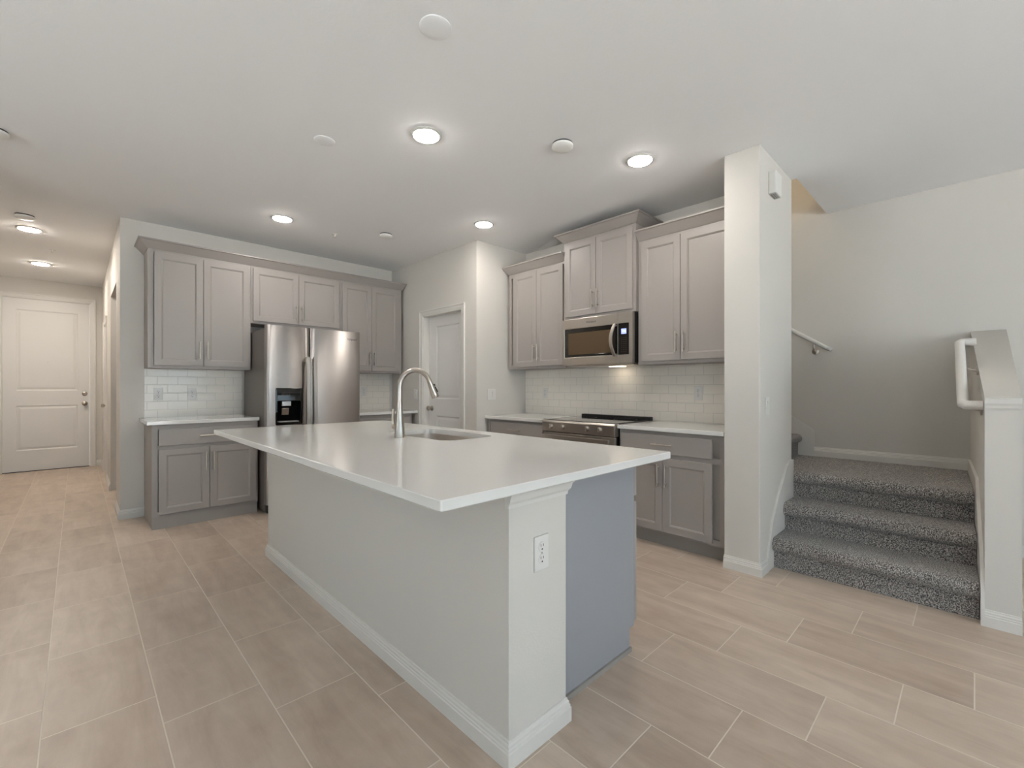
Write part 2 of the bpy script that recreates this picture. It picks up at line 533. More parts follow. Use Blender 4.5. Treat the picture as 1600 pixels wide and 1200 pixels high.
# hallway wall with a cased opening and a closet door
FH = Frame((0.28, 0, 0), (0, -1, 0), (-1, 0, 0))
bm = BM(); wall_holes(bm, FH, -9.35, -5.50, 0, CEIL, -0.12, 0, [(-6.95, -5.92, 0, 2.24), (-8.55, -7.83, 0, 2.06)])
struct('wall_hall', bm, M_WALL)
bm = BM(); box(bm, 1.5, 1.6, 5.5, 9.35, 0, CEIL); struct('wall_passage', bm, M_WALL)
FEN = Frame((0, 9.35, 0), (1, 0, 0), (0, -1, 0))
bm = BM(); wall_holes(bm, FEN, -1.10, 1.6, 0, CEIL, -0.12, 0, [(-0.755, 0.150, 0, 2.47)]); struct('wall_entry', bm, M_WALL)
bm = BM(); box(bm, -1.10, -0.98, 4.2, 9.35, 0, CEIL); struct('wall_west', bm, M_WALL)
bm = BM(); box(bm, -2.8, -1.10, 4.2, 4.32, 0, CEIL); struct('wall_west_return', bm, M_WALL)
FW = Frame((-2.8, 0, 0), (0, 1, 0), (1, 0, 0))
bm = BM(); wall_holes(bm, FW, -4.0, 4.32, 0, CEIL, -0.15, 0, [(-3.2, -0.9, 0.6, 2.35), (1.8, 2.8, 0.05, 2.35)])
struct('wall_west_living', bm, M_WALL)
# pantry box
FP = Frame((3.0, 0, 0), (0, -1, 0), (-1, 0, 0))
PD0, PD1, PDZ = -4.635, -3.875, 2.055
bm = BM(); wall_holes(bm, FP, -5.38, -3.74, 0, CEIL, -0.12, 0, [(PD0, PD1, 0, PDZ)])
box(bm, 3.0, 3.12, 3.62, 3.74, 0, CEIL)
struct('wall_pantry_side', bm, M_WALL)
bm = BM(); box(bm, 3.12, 3.74, 3.62, 3.74, 0, CEIL); struct('wall_pantry_front', bm, M_WALL)
bm = BM(); box(bm, 3.74, 3.81, 1.16, 7.0, 0, 5.2); struct('wall_east', bm, M_WALL)
bm = BM(); box(bm, 3.10, 3.81, 0.94, 1.16, 0, CEIL); struct('wall_wing', bm, M_WALL, bevel=0.006)
bm = BM(); box(bm, 4.78, 4.90, -4.0, 4.72, 0, 5.2); struct('wall_stair', bm, M_WALL)
bm = BM(); box(bm, 3.81, 4.78, 4.60, 4.72, 0, 5.2); struct('wall_stair_end', bm, M_WALL)
bm = BM(); box(bm, 3.74, 4.90, -2.12, -2.0, CEIL + 0.24, 5.2); struct('wall_upper_landing', bm, M_WALL)
bm = BM(); box(bm, 3.69, 3.81, -2.0, 1.16, CEIL + 0.24, 5.2); struct('wall_upper_side', bm, M_WALL)
bm = BM(); box(bm, 3.69, 4.90, -2.12, 4.72, 5.2, 5.3); struct('ceiling_upper', bm, M_CEIL)
# window wall behind the camera
FS = Frame((0, -4.0, 0), (-1, 0, 0), (0, 1, 0))
bm = BM(); wall_holes(bm, FS, -4.78, 2.92, 0, CEIL, -0.15, 0, [(-2.55, 1.15, 0.0, 2.42), (-4.35, -3.25, 0.75, 2.30)])
struct('wall_south', bm, M_WALL)

def window(n, fr, u0, u1, z0, z1, mull):
    bm = BM()
    t = 0.05
    fr.box(bm, u0, u1, -0.10, -0.04, z0, z0 + t); fr.box(bm, u0, u1, -0.10, -0.04, z1 - t, z1)
    us = [u0] + mull + [u1]
    for u in us:
        a = u if u == u0 else (u - t if u == u1 else u - t / 2)
        fr.box(bm, a, a + t, -0.10, -0.04, z0 + t, z1 - t)
    w = struct('window_%d' % n, bm, M_ALUM)
    bm = BM(); fr.box(bm, u0 + t, u1 - t, -0.074, -0.068, z0 + t, z1 - t)
    obj('pane', bm, M_GLASS, w)
window(1, FS, -2.55, 1.15, 0.0, 2.42, [-1.32, -0.09])
window(2, FS, -4.35, -3.25, 0.75, 2.30, [-3.80])
window(3, FW, -3.2, -0.9, 0.6, 2.35, [-2.05])  # unseen west window, added for more even side light
window(4, FW, 1.8, 2.8, 0.05, 2.35, [2.3])  # unseen window added to brighten the ceiling and the island's long side
bm = BM(); box(bm, -14, 9, -14, -4.6, -0.12, -0.02); box(bm, -14, -2.92, -4.6, 9, -0.12, -0.02); struct('ground', bm, M_PATIO)

# ------------------------------------------------------------------ baseboards
def baseboard(name, path, z0=0.0, prof=BASE):
    bm = BM(); sweep(bm, path, prof, z0); return struct(name, bm, M_TRIM)
baseboard('baseboard_north', [(0.28, 5.92), (0.28, 5.38), (0.449, 5.38)])
baseboard('baseboard_hall', [(0.28, 7.77), (0.28, 6.95)])
baseboard('baseboard_entry', [(0.215, 9.35), (0.28, 9.35), (0.28, 8.61)])
baseboard('baseboard_pantry', [(3.0, 3.81), (3.0, 3.62), (3.125, 3.62)])
baseboard('baseboard_wing', [(3.10, 1.16), (3.10, 0.94), (3.225, 0.94)])
baseboard('baseboard_west', [(-0.98, 4.2), (-0.98, 9.35)])
baseboard('baseboard_east', [(4.78, -0.166), (4.78, -4.0), (1.15 + 1.45, -4.0)])

# ------------------------------------------------------------------ doors of the house
HPROF = ((0.0, 0.0), (0.012, 0.007), (0.020, 0.007), (0.045, 0.002))
def casing(fr, u0, u1, ztop, w=0.06, t=0.017):
    bm = BM()
    prof = [(0, 0), (w, 0), (w, t), (w - 0.012, t), (w - 0.018, t - 0.005), (0.012, t - 0.008), (0, t - 0.010)]
    # left, head, right with mitred corners
    L = []
    for (o, n) in prof:
        L.append([fr.p(u0 - o, n, 0), fr.p(u0 - o, n, ztop + o), fr.p(u1 + o, n, ztop + o), fr.p(u1 + o, n, 0)])
    rows = [[bm.verts.new(L[k][i]) for k in range(len(prof))] for i in range(4)]
    k = len(prof)
    for i in range(3):
        for j in range(k):
            bm.faces.new([rows[i][j], rows[i][(j + 1) % k], rows[i + 1][(j + 1) % k], rows[i + 1][j]])
    bm.faces.new(rows[0]); bm.faces.new(rows[3][::-1])
    return bm

def knob(parent, fr, u, z, n0, name='door_knob'):
    bm = BM()
    o = fr.p(u, n0, z)
    lathe(bm, o, fr.n, [(0, 0.033), (0.006, 0.033), (0.010, 0.026), (0.011, 0.011), (0.030, 0.011), (0.036, 0.020), (0.046, 0.028), (0.058, 0.029), (0.066, 0.022), (0.070, 0.008)])
    return obj(name, bm, M_NICKEL, parent, smooth=True)

def house_door(idx, fr, u0, u1, ztop, nface, panels, knob_u, knob_z, casing_w=0.06, jamb=(-0.12, 0.0)):
    """door leaf (structure) with casing, jamb and knob as parts"""
    bm = BM()
    slab(bm, fr, u0 + 0.012, u1 - 0.012, 0.008, ztop - 0.012, nface - 0.04, nface, panels, HPROF)
    d = struct('door_%d' % idx, bm, M_DOOR)
    c = casing(fr, u0, u1, ztop, w=casing_w)
    obj('door_casing', c, M_TRIM, d)
    bm = BM()
    fr.box(bm, u0, u0 + 0.011, jamb[0], jamb[1], 0, ztop); fr.box(bm, u1 - 0.011, u1, jamb[0], jamb[1], 0, ztop)
    fr.box(bm, u0 + 0.011, u1 - 0.011, jamb[0], jamb[1], ztop - 0.011, ztop)
    obj('door_jamb', bm, M_TRIM, d)
    knob(d, fr, knob_u, knob_z, nface)
    return d

d1 = house_door(1, FEN, -0.755, 0.150, 2.47, -0.02, [(-0.615, 0.01, 1.15, 2.30), (-0.615, 0.01, 0.30, 0.935)], 0.085, 0.955)
bm = BM(); lathe(bm, FEN.p(0.085, -0.02, 1.10), FEN.n, [(0, 0.032), (0.010, 0.030), (0.014, 0.022), (0.016, 0.006)]); obj('deadbolt', bm, M_NICKEL, d1, smooth=True)
bm = BM(); lathe(bm, FEN.p(-0.300, -0.02, 1.57), FEN.n, [(0, 0.012), (0.003, 0.011), (0.004, 0.006)]); obj('peephole', bm, M_PLATE, d1, smooth=True)
bm = BM(); FEN.box(bm, -0.743, 0.138, -0.06, 0.0, 0.0, 0.008); obj('threshold', bm, M_BLACKM, d1)
bm = BM()
for z in (0.25, 0.95, 1.65, 2.25):
    FEN.box(bm, -0.7635, -0.7515, -0.0205, -0.009, z, z + 0.09)
obj('hinge', bm, M_NICKEL, d1)
d2 = house_door(2, FP, PD0, PD1, PDZ, -0.085, [(-4.475, -4.025, 1.06, 1.925), (-4.475, -4.025, 0.25, 0.86)], -4.565, 0.945, jamb=(-0.12, 0.0))
d3 = house_door(3, FH, -8.55, -7.83, 2.06, -0.03, [(-8.41, -7.97, 1.05, 1.92), (-8.41, -7.97, 0.25, 0.86)], -8.48, 0.94)

# ------------------------------------------------------------------ cabinetry
def bar_pull(parent, fr, u, z, n0, length=0.165, vertical=True, name='pull_handle'):
    bm = BM()
    h = length / 2
    d = 0.030
    if vertical:
        a, b = fr.p(u, n0 + d, z - h), fr.p(u, n0 + d, z + h)
        posts = [(u, z - h + 0.022), (u, z + h - 0.022)]
    else:
        a, b = fr.p(u - h, n0 + d, z), fr.p(u + h, n0 + d, z)
        posts = [(u - h + 0.022, z), (u + h - 0.022, z)]
    tube(bm, [a, b], 0.0058, 12)
    for (pu, pz) in posts:
        tube(bm, [fr.p(pu, n0 - 0.001, pz), fr.p(pu, n0 + d, pz)], 0.0045, 10)
    return obj(name, bm, M_NICKEL, parent, smooth=True)

def cab_door(parent, fr, u0, u1, z0, z1, nb, pull=None, rail=0.052, t=0.02):
    bm = BM()
    slab(bm, fr, u0, u1, z0, z1, nb, nb + t, [(u0 + rail, u1 - rail, z0 + rail, z1 - rail)], SHAKER)
    d = obj('door', bm, M_CAB, parent, bevel=0.0016)
    if pull:
        bar_pull(d, fr, pull[0], pull[1], nb + t, vertical=True)
    return d

def cab_drawer(parent, fr, u0, u1, z0, z1, nb, t=0.02, pull=True, plen=0.165):
    bm = BM()
    slab(bm, fr, u0, u1, z0, z1, nb, nb + t)
    d = obj('drawer', bm, M_CAB, parent, bevel=0.0022)
    if pull:
        bar_pull(d, fr, (u0 + u1) / 2, (z0 + z1) / 2, nb + t, vertical=False, length=plen)
    return d

def cabinet(name, fr, u0, u1, z0, z1, depth, label, cat, doors, drawers=(), toe=0.0, toe_in=0.0, group=None, side_notch=True):
    """doors: (u0,u1,z0,z1,pull_u,pull_z)"""
    c = fr.p((u0 + u1) / 2, depth / 2, z0)
    t = thing(name, c, label, cat, group)
    bm = BM()
    fr.box(bm, u0, u1, 0, depth - 0.019, z0 + toe, z1)
    if toe:
        fr.box(bm, u0 + 0.001, u1 - 0.001, 0.02, depth - toe_in, z0, z0 + toe)
    obj('cabinet_body', bm, M_CABSIDE, t)
    # face frame
    bm = BM()
    fz0 = z0 + toe
    fr.box(bm, u0, u0 + 0.038, depth - 0.019, depth, fz0, z1)
    fr.box(bm, u1 - 0.038, u1, depth - 0.019, depth, fz0, z1)
    fr.box(bm, u0 + 0.038, u1 - 0.038, depth - 0.019, depth, fz0, fz0 + 0.045)
    fr.box(bm, u0 + 0.038, u1 - 0.038, depth - 0.019, depth, z1 - 0.045, z1)
    for dr in drawers:
        fr.box(bm, u0 + 0.038, u1 - 0.038, depth - 0.019, depth, dr[2] - 0.035, dr[2] + 0.005)
    obj('face_frame', bm, M_CAB, t)
    for dd in doors:
        cab_door(t, fr, dd[0], dd[1], dd[2], dd[3], depth, pull=(dd[4], dd[5]) if len(dd) > 4 else None)
    for dr in drawers:
        cab_drawer(t, fr, *dr, depth)
    return t

UD = 0.31     # depth of wall cabinets to the frame face
# --- wall cabinets on the back wall
cabinet('wall_cabinet', FN, 0.449, 1.255, 1.372, 2.425, UD, 'tall grey double-door wall cabinet left of the fridge, above the tiled backsplash', 'cabinet',
        [(0.491, 0.854, 1.396, 2.400, 0.826, 1.545), (0.858, 1.241, 1.396, 2.400, 0.886, 1.545)], group='wall cabinets on the back wall')
cabinet('wall_cabinet', FN, 1.257, 2.170, 1.845, 2.425, UD, 'short grey double-door wall cabinet directly above the stainless refrigerator', 'cabinet',
        [(1.276, 1.710, 1.870, 2.400, 1.682, 1.985), (1.714, 2.150, 1.870, 2.400, 1.742, 1.985)], group='wall cabinets on the back wall')
cabinet('wall_cabinet', FN, 2.172, 2.962, 1.372, 2.425, UD, 'tall grey double-door wall cabinet right of the fridge, next to the pantry wall', 'cabinet',
        [(2.192, 2.548, 1.396, 2.400, 2.520, 1.545), (2.552, 2.915, 1.396, 2.400, 2.580, 1.545)], group='wall cabinets on the back wall')
bm = BM()
sweep(bm, [(0.449, 5.378), (0.449, 5.07), (2.962, 5.07), (2.962, 5.378)], [(a * 1.0 if a < 0.05 else min(a, 0.036) if False else a, z) for a, z in CROWN], 2.4255)
# the right return is trimmed by the pantry wall
for v in bm.verts:
    if v.co.x > 2.998: v.co.x = 2.998
tag(obj('crown_moulding', bm, M_CAB), 'long grey crown moulding running along the top of the three back-wall cabinets', 'crown moulding')

# --- base cabinets on the back wall
BD = 0.60
cabinet('base_cabinet', FN, 0.449, 1.243, 0.0, 0.882, BD, 'grey base cabinet with one drawer and two doors left of the fridge', 'cabinet',
        [(0.493, 0.852, 0.125, 0.672, 0.825, 0.545), (0.856, 1.226, 0.125, 0.672, 0.883, 0.545)], [(0.493, 1.226, 0.703, 0.842)], toe=0.105, toe_in=0.012, group='base cabinets')
cabinet('base_cabinet', FN, 2.185, 2.935, 0.0, 0.882, BD, 'grey base cabinet between the refrigerator and the pantry door', 'cabinet',
        [(2.22, 2.557, 0.125, 0.672, 2.53, 0.545), (2.561, 2.90, 0.125, 0.672, 2.59, 0.545)], [(2.22, 2.90, 0.703, 0.842)], toe=0.105, toe_in=0.05, group='base cabinets')
bm = BM(); box(bm, 0.412, 1.250, 4.745, 5.379, 0.883, 0.914)
tag(obj('countertop', bm, M_QUARTZ, bevel=0.003), 'short white quartz countertop on the base cabinet left of the fridge', 'countertop')
bm = BM(); box(bm, 2.180, 2.998, 4.745, 5.379, 0.883, 0.914)
tag(obj('countertop', bm, M_QUARTZ, bevel=0.003), 'white quartz countertop right of the fridge, ending at the pantry wall', 'countertop')
bm = BM(); box(bm, 0.449, 1.250, 5.370, 5.3795, 0.9145, 1.3715)
tag(obj('backsplash', bm, M_TX), 'glossy white subway tile backsplash left of the fridge', 'backsplash')
bm = BM(); box(bm, 2.180, 2.962, 5.370, 5.3795, 0.9145, 1.3715)
tag(obj('backsplash', bm, M_TX), 'white subway tile backsplash right of the fridge beside the pantry wall', 'backsplash')

# --- stove wall  (u = -Y)
EZ0 = 1.392
def crown_on(t, fr, u0, u1, depth, z, left=True, right=True, wall=0.002):
    bm = BM()
    p = []
    a = fr.p(u0, wall, 0); b = fr.p(u0, depth, 0); c = fr.p(u1, depth, 0); d = fr.p(u1, wall, 0)
    if left: p.append((a.x, a.y))
    p += [(b.x, b.y), (c.x, c.y)]
    if right: p.append((d.x, d.y))
    sweep(bm, p, CROWN, z)
    return bm
e1 = cabinet('wall_cabinet', FE, -3.575, -2.772, EZ0, 2.435, UD, 'tall grey double-door wall cabinet left of the microwave', 'cabinet',
             [(-3.491, -3.152, EZ0 + 0.024, 2.410, -3.18, 1.560), (-3.148, -2.800, EZ0 + 0.024, 2.410, -3.12, 1.560)], group='wall cabinets on the stove wall')
obj('crown', crown_on(e1, FE, -3.575, -2.775, UD, 2.4355, True, False), M_CAB, e1)
e2 = cabinet('wall_cabinet', FE, -2.768, -1.990, 1.845, 2.590, UD + 0.035, 'raised grey double-door wall cabinet directly above the microwave', 'cabinet',
             [(-2.737, -2.389, 1.868, 2.565, -2.415, 2.005), (-2.385, -2.014, 1.868, 2.565, -2.358, 2.005)], group='wall cabinets on the stove wall')
obj('crown', crown_on(e2, FE, -2.768, -1.990, UD + 0.035, 2.5905), M_CAB, e2)
bm = BM()
FE.box(bm, -2.70, -2.06, 0.19, 0.21, 2.671, 2.700)
FE.box(bm, -2.675, -2.660, 0.21, 0.225, 2.669, 2.715); FE.box(bm, -2.10, -2.085, 0.21, 0.225, 2.669, 2.728)
FE.box(bm, -2.70, -2.06, 0.17, 0.23, 2.5905, 2.671)
obj('top_cleat', bm, M_CABSIDE, e2, label='unfinished cleat showing above the crown')
e3 = cabinet('wall_cabinet', FE, -1.986, -1.165, EZ0, 2.435, UD, 'tall grey double-door wall cabinet right of the microwave, against the white column', 'cabinet',
             [(-1.950, -1.610, EZ0 + 0.024, 2.410, -1.638, 1.560), (-1.606, -1.215, EZ0 + 0.024, 2.410, -1.578, 1.560)], group='wall cabinets on the stove wall')
obj('crown', crown_on(e3, FE, -1.986, -1.165, UD, 2.4355, False, False), M_CAB, e3)
EC = 0.868
e4 = cabinet('base_cabinet', FE, -3.600, -2.775, 0.0, EC, BD, 'grey base cabinet with a wide drawer left of the range', 'cabinet',
        [(-3.535, -3.172, 0.125, 0.665, -3.20, 0.54), (-3.168, -2.80, 0.125, 0.665, -3.14, 0.54)], [(-3.535, -2.80, 0.703, 0.842)], toe=0.105, toe_in=0.06, group='base cabinets')
e5 = cabinet('base_cabinet', FE, -1.985, -1.165, 0.0, EC, BD, 'grey base cabinet with drawer and two doors between range and white column', 'cabinet',
        [(-1.965, -1.612, 0.125, 0.670, -1.640, 0.545), (-1.608, -1.248, 0.125, 0.670, -1.580, 0.545)], [(-1.965, -1.248, 0.703, 0.838)], toe=0.105, toe_in=0.06, group='base cabinets')
bm = BM(); FE.box(bm, -3.615, -2.772, 0.001, BD + 0.035, EC + 0.001, EC + 0.031)
tag(obj('countertop', bm, M_QUARTZ, bevel=0.003), 'white quartz countertop left of the range', 'countertop')
bm = BM(); FE.box(bm, -1.988, -1.163, 0.001, BD + 0.035, EC + 0.001, EC + 0.031)
tag(obj('countertop', bm, M_QUARTZ, bevel=0.003), 'white quartz countertop between the range and the white column', 'countertop')
bm = BM(); FE.box(bm, -3.615, -1.163, 0.0005, 0.010, EC + 0.0315, EZ0 - 0.0005)
tag(obj('backsplash', bm, M_TY), 'long white subway tile backsplash behind the range, under the microwave', 'backsplash')

# ------------------------------------------------------------------ refrigerator
FX0, FX1 = 1.262, 2.172
fr_t = thing('refrigerator', (1.717, 4.97, 0), 'stainless side-by-side refrigerator with black ice and water dispenser', 'refrigerator')
bm = BM(); box(bm, FX0 + 0.004, FX1 - 0.004, 4.640, 5.36, 0.03, 1.752)
box(bm, FX0 + 0.03, FX1 - 0.03, 4.66, 5.30, 0.0, 0.03)
obj('body', bm, M_FSIDE, fr_t, bevel=0.004)
SPL = 1.650
def fridge_door(x0, x1, hole=None):
    """gently crowned steel door; hole = (x0,x1,z0,z1) recess cut for the dispenser"""
    bm = BM()
    z0, z1 = 0.10, 1.782
    yb, yf = 4.632, 4.566
    xs = sorted({x0, x1, x0 + 0.004, x1 - 0.004, x0 + 0.012, x1 - 0.012} | ({hole[0], hole[1]} if hole else set()) | {x0 + (x1 - x0) * k / 10 for k in range(1, 10)})
    zs = [z0, z0 + 0.006] + ([hole[2], hole[3]] if hole else []) + [z1 - 0.006, z1]
    mid = (x0 + x1) / 2; hw = (x1 - x0) / 2
    def yy(x, z):
        s = (x - mid) / hw
        y = yf - 0.010 * (1 - s * s)
        e = min(x - x0, x1 - x)
        if e < 0.012: y += 0.010 * (1 - e / 0.012) ** 2
        return y
    g = [[bm.verts.new((x, yy(x, z) + (0.004 if z in (z0, z1) else 0), z)) for z in zs] for x in xs]
    bk = {}
    for i in range(len(xs) - 1):
        for j in range(len(zs) - 1):
            if hole and xs[i] >= hole[0] - 1e-6 and xs[i + 1] <= hole[1] + 1e-6 and zs[j] >= hole[2] - 1e-6 and zs[j + 1] <= hole[3] + 1e-6:
                continue
            bm.faces.new([g[i][j], g[i + 1][j], g[i + 1][j + 1], g[i][j + 1]])
    B = [[bm.verts.new((x, yb, z)) for z in (z0, z1)] for x in (x0, x1)]
    bm.faces.new([g[i][0] for i in range(len(xs))] + [B[1][0], B[0][0]])
    bm.faces.new([g[i][-1] for i in range(len(xs))] + [B[1][1], B[0][1]])
    bm.faces.new([g[0][j] for j in range(len(zs))] + [B[0][1], B[0][0]])
    bm.faces.new([g[-1][j] for j in range(len(zs))] + [B[1][1], B[1][0]])
    bm.faces.new([B[0][0], B[1][0], B[1][1], B[0][1]])
    return bm
HX0, HX1, HZ0, HZ1 = 1.338, 1.572, 0.842, 1.190
dl = obj('door', fridge_door(FX0, SPL - 0.004, (HX0, HX1, HZ0, HZ1)), M_FRIDGE, fr_t, smooth=True)
drr = obj('door', fridge_door(SPL + 0.004, FX1), M_FRIDGE, fr_t, smooth=True)
# dispenser: glossy black bezel with a recess
bm = BM()
yo = 4.552
def rrect(x0, x1, z0, z1, r, y, n=5):
    out = []
    for (cx, cz, a0) in ((x1 - r, z1 - r, 0), (x0 + r, z1 - r, 90), (x0 + r, z0 + r, 180), (x1 - r, z0 + r, 270)):
        for k in range(n + 1):
            a = R(a0 + 90 * k / n)
            out.append(Vector((cx + r * math.cos(a), y, cz + r * math.sin(a))))
    return out
def ring_loft(bm, loops, cap_first=False, cap_last=True, mi=0):
    vs = [[bm.verts.new(p) for p in l] for l in loops]
    n = len(vs[0])
    for i in range(len(vs) - 1):
        for k in range(n):
            bm.faces.new([vs[i][k], vs[i][(k + 1) % n], vs[i + 1][(k + 1) % n], vs[i + 1][k]]).material_index = mi
    if cap_first: bm.faces.new(vs[0]).material_index = mi
    if cap_last: bm.faces.new(vs[-1]).material_index = mi
ring_loft(bm, [rrect(HX0 - 0.002, HX1 + 0.002, HZ0 - 0.002, HZ1 + 0.002, 0.014, 4.600), rrect(HX0 - 0.002, HX1 + 0.002, HZ0 - 0.002, HZ1 + 0.002, 0.014, yo),
               rrect(HX0 + 0.004, HX1 - 0.004, HZ0 + 0.004, HZ1 - 0.004, 0.012, yo - 0.002), rrect(HX0 + 0.012, HX1 - 0.012, HZ0 + 0.020, HZ1 - 0.118, 0.010, yo - 0.002),
               rrect(HX0 + 0.014, HX1 - 0.014, HZ0 + 0.022, HZ1 - 0.120, 0.010, 4.558)], cap_last=False)
ring_loft(bm, [rrect(HX0 + 0.014, HX1 - 0.014, HZ0 + 0.022, HZ1 - 0.120, 0.010, 4.558), rrect(HX0 + 0.018, HX1 - 0.018, HZ0 + 0.026, HZ1 - 0.124, 0.010, 4.622)], mi=1)
dsp = obj('dispenser', bm, [M_BLACK, M_VOID], dl, smooth=True)
# the deeper parts inside the recess sit under the same dispenser mesh level (sub-parts of the door)
bm = BM()
box(bm, 1.395, 1.475, 4.560, 4.600, 1.020, 1.066)
prism(bm, [Vector((1.400, 4.575, 1.000)), Vector((1.400, 4.590, 0.935)), Vector((1.400, 4.605, 0.935)), Vector((1.400, 4.600, 1.000))], Vector((0.062, 0, 0)))
obj('dispenser_paddle', bm, M_STEELH, dl, bevel=0.003)
bm = BM(); box(bm, 1.365, 1.545, 4.548, 4.612, 0.866, 0.876)
obj('drip_tray', bm, M_PLGREY, dl, bevel=0.002)
bm = BM()
for i in range(4):
    box(bm, 1.385 + i * 0.022, 1.397 + i * 0.022, 4.5490, 4.5497, 1.120, 1.130)
obj('control_print', bm, M_LOGO, dl)
def fr_handle(x, par):
    bm = BM()
    ztop, zbot = 1.492, 0.42
    n = 14
    pts = []
    for k in range(n + 1):
        t = k / n
        z = ztop + (zbot - ztop) * t
        y = 4.512 - 0.014 * math.sin(math.pi * t)
        pts.append((z, y))
    prev = None
    w = 0.020
    loops = [[bm.verts.new((x + a, y + b, z)) for a, b in ((-w, 0.006), (-w * 0.8, -0.006), (w * 0.8, -0.006), (w, 0.006), (w * 0.7, 0.013), (-w * 0.7, 0.013))] for z, y in pts]
    for i in range(n):
        for k in range(6):
            bm.faces.new([loops[i][k], loops[i][(k + 1) % 6], loops[i + 1][(k + 1) % 6], loops[i + 1][k]])
    bm.faces.new(loops[0]); bm.faces.new(loops[-1][::-1])
    for z in (ztop - 0.03, zbot + 0.03):
        box(bm, x - 0.010, x + 0.010, 4.515, 4.564, z - 0.018, z + 0.018)
    obj('handle', bm, M_NICKEL, par, smooth=True)
fr_handle(SPL - 0.034, dl); fr_handle(SPL + 0.034, drr)
text_part('logo', 'Whirlpool', 0.030, (2.065, 4.5585, 1.700), (1, 0, 0), (0, 0, 1), M_LOGO, fr_t)
bm = BM(); box(bm, FX0 + 0.02, FX1 - 0.02, 4.600, 4.645, 0.02, 0.092); obj('base_grille', bm, M_BLACKM, fr_t)

# ------------------------------------------------------------------ microwave  (u = -Y, n from stove wall)
mw = thing('microwave', FE.p(-2.38, 0.2, 1.405), 'stainless over-the-range microwave with dark window and blue display', 'microwave')
MU0, MU1, MZ0, MZ1 = -2.756, -1.995, 1.405, 1.838
bm = BM(); FE.box(bm, MU0 + 0.004, MU1 - 0.002, 0.012, 0.355, MZ0 + 0.004, MZ1 - 0.002)
obj('body', bm, M_BLACKM, mw)
MS = -2.135      # split between door and control strip
bm = BM(); slab(bm, FE, MU0, MS - 0.0015, MZ0, MZ1, 0.356, 0.390, [(MU0 + 0.028, MS - 0.0016 - 0.004, MZ0 + 0.072, MZ1 - 0.088)], ((0, 0), (0.002, 0.003)))
md = obj('door', bm, M_STEELH, mw, bevel=0.002)
bm = BM(); slab(bm, FE, MU0 + 0.031, MS - 0.008, MZ0 + 0.075, MZ1 - 0.091, 0.3785, 0.3882, [(MU0 + 0.070, MS - 0.055, MZ0 + 0.095, MZ1 - 0.130)], ((0, 0), (0.001, 0.0006)))
obj('door_glass', bm, M_BLACK, md, bevel=0.001)
bm = BM(); FE.box(bm, MU0 + 0.073, MS - 0.058, 0.3884, 0.3889, MZ0 + 0.098, MZ1 - 0.133)
obj('window', bm, M_MWGLASS, md)
bm = BM()
n = 12
loops = []
for k in range(n + 1):
    t = k / n
    z = MZ0 + 0.062 + (MZ1 - 0.090 - MZ0 - 0.062) * t
    nn = 0.405 + 0.034 * math.sin(math.pi * t)
    uu = -2.160 - 0.020 * math.sin(math.pi * t)
    loops.append([bm.verts.new(FE.p(uu + a, nn + b, z)) for a, b in ((-0.016, 0), (-0.012, 0.009), (0.012, 0.009), (0.016, 0), (0.012, -0.005), (-0.012, -0.005))])
for i in range(n):
    for k in range(6):
        bm.faces.new([loops[i][k], loops[i][(k + 1) % 6], loops[i + 1][(k + 1) % 6], loops[i + 1][k]])
bm.faces.new(loops[0]); bm.faces.new(loops[-1])
for z in (MZ0 + 0.075, MZ1 - 0.103):
    FE.box(bm, -2.172, -2.150, 0.388, 0.408, z - 0.008, z + 0.008)
obj('handle', bm, M_NICKEL, md, smooth=True)
bm = BM(); slab(bm, FE, MS + 0.0015, MU1, MZ0, MZ1, 0.356, 0.390)
cs = obj('control_panel', bm, M_STEELH, mw, bevel=0.002)
bm = BM(); FE.box(bm, MS + 0.0016, MU1 - 0.034, 0.3902, 0.3915, MZ0 + 0.074, MZ1 - 0.090)
obj('key_panel', bm, M_BLACK, cs)
bm = BM(); FE.box(bm, -2.103, -2.053, 0.3917, 0.3925, 1.655, 1.700); obj('display', bm, M_BLUE, cs)
text_part('display_digits', '11:04', 0.018, FE.p(-2.078, 0.3928, 1.678), FE.u, (0, 0, 1), M_BLUEW, cs, 0.0002)
bm = BM()
for r in range(8):
    for c in range(3):
        FE.box(bm, -2.100 + c * 0.020, -2.094 + c * 0.020, 0.3917, 0.3921, 1.621 - r * 0.017, 1.624 - r * 0.017)
obj('buttons', bm, M_BTN, cs)
text_part('logo', 'Whirlpool', 0.026, FE.p(-2.42, 0.3906, MZ1 - 0.045), FE.u, (0, 0, 1), M_LOGO, md)
bm = BM(); FE.box(bm, MU0 + 0.02, MU1 - 0.02, 0.03, 0.34, MZ0 - 0.012, MZ0 + 0.003)
obj('underside_grille', bm, M_STEELH, mw)
bm = BM(); FE.box(bm, -2.38, -2.24, 0.09, 0.16, MZ0 - 0.0145, MZ0 - 0.0125); obj('cooktop_lamp', bm, M_HOOD, mw)

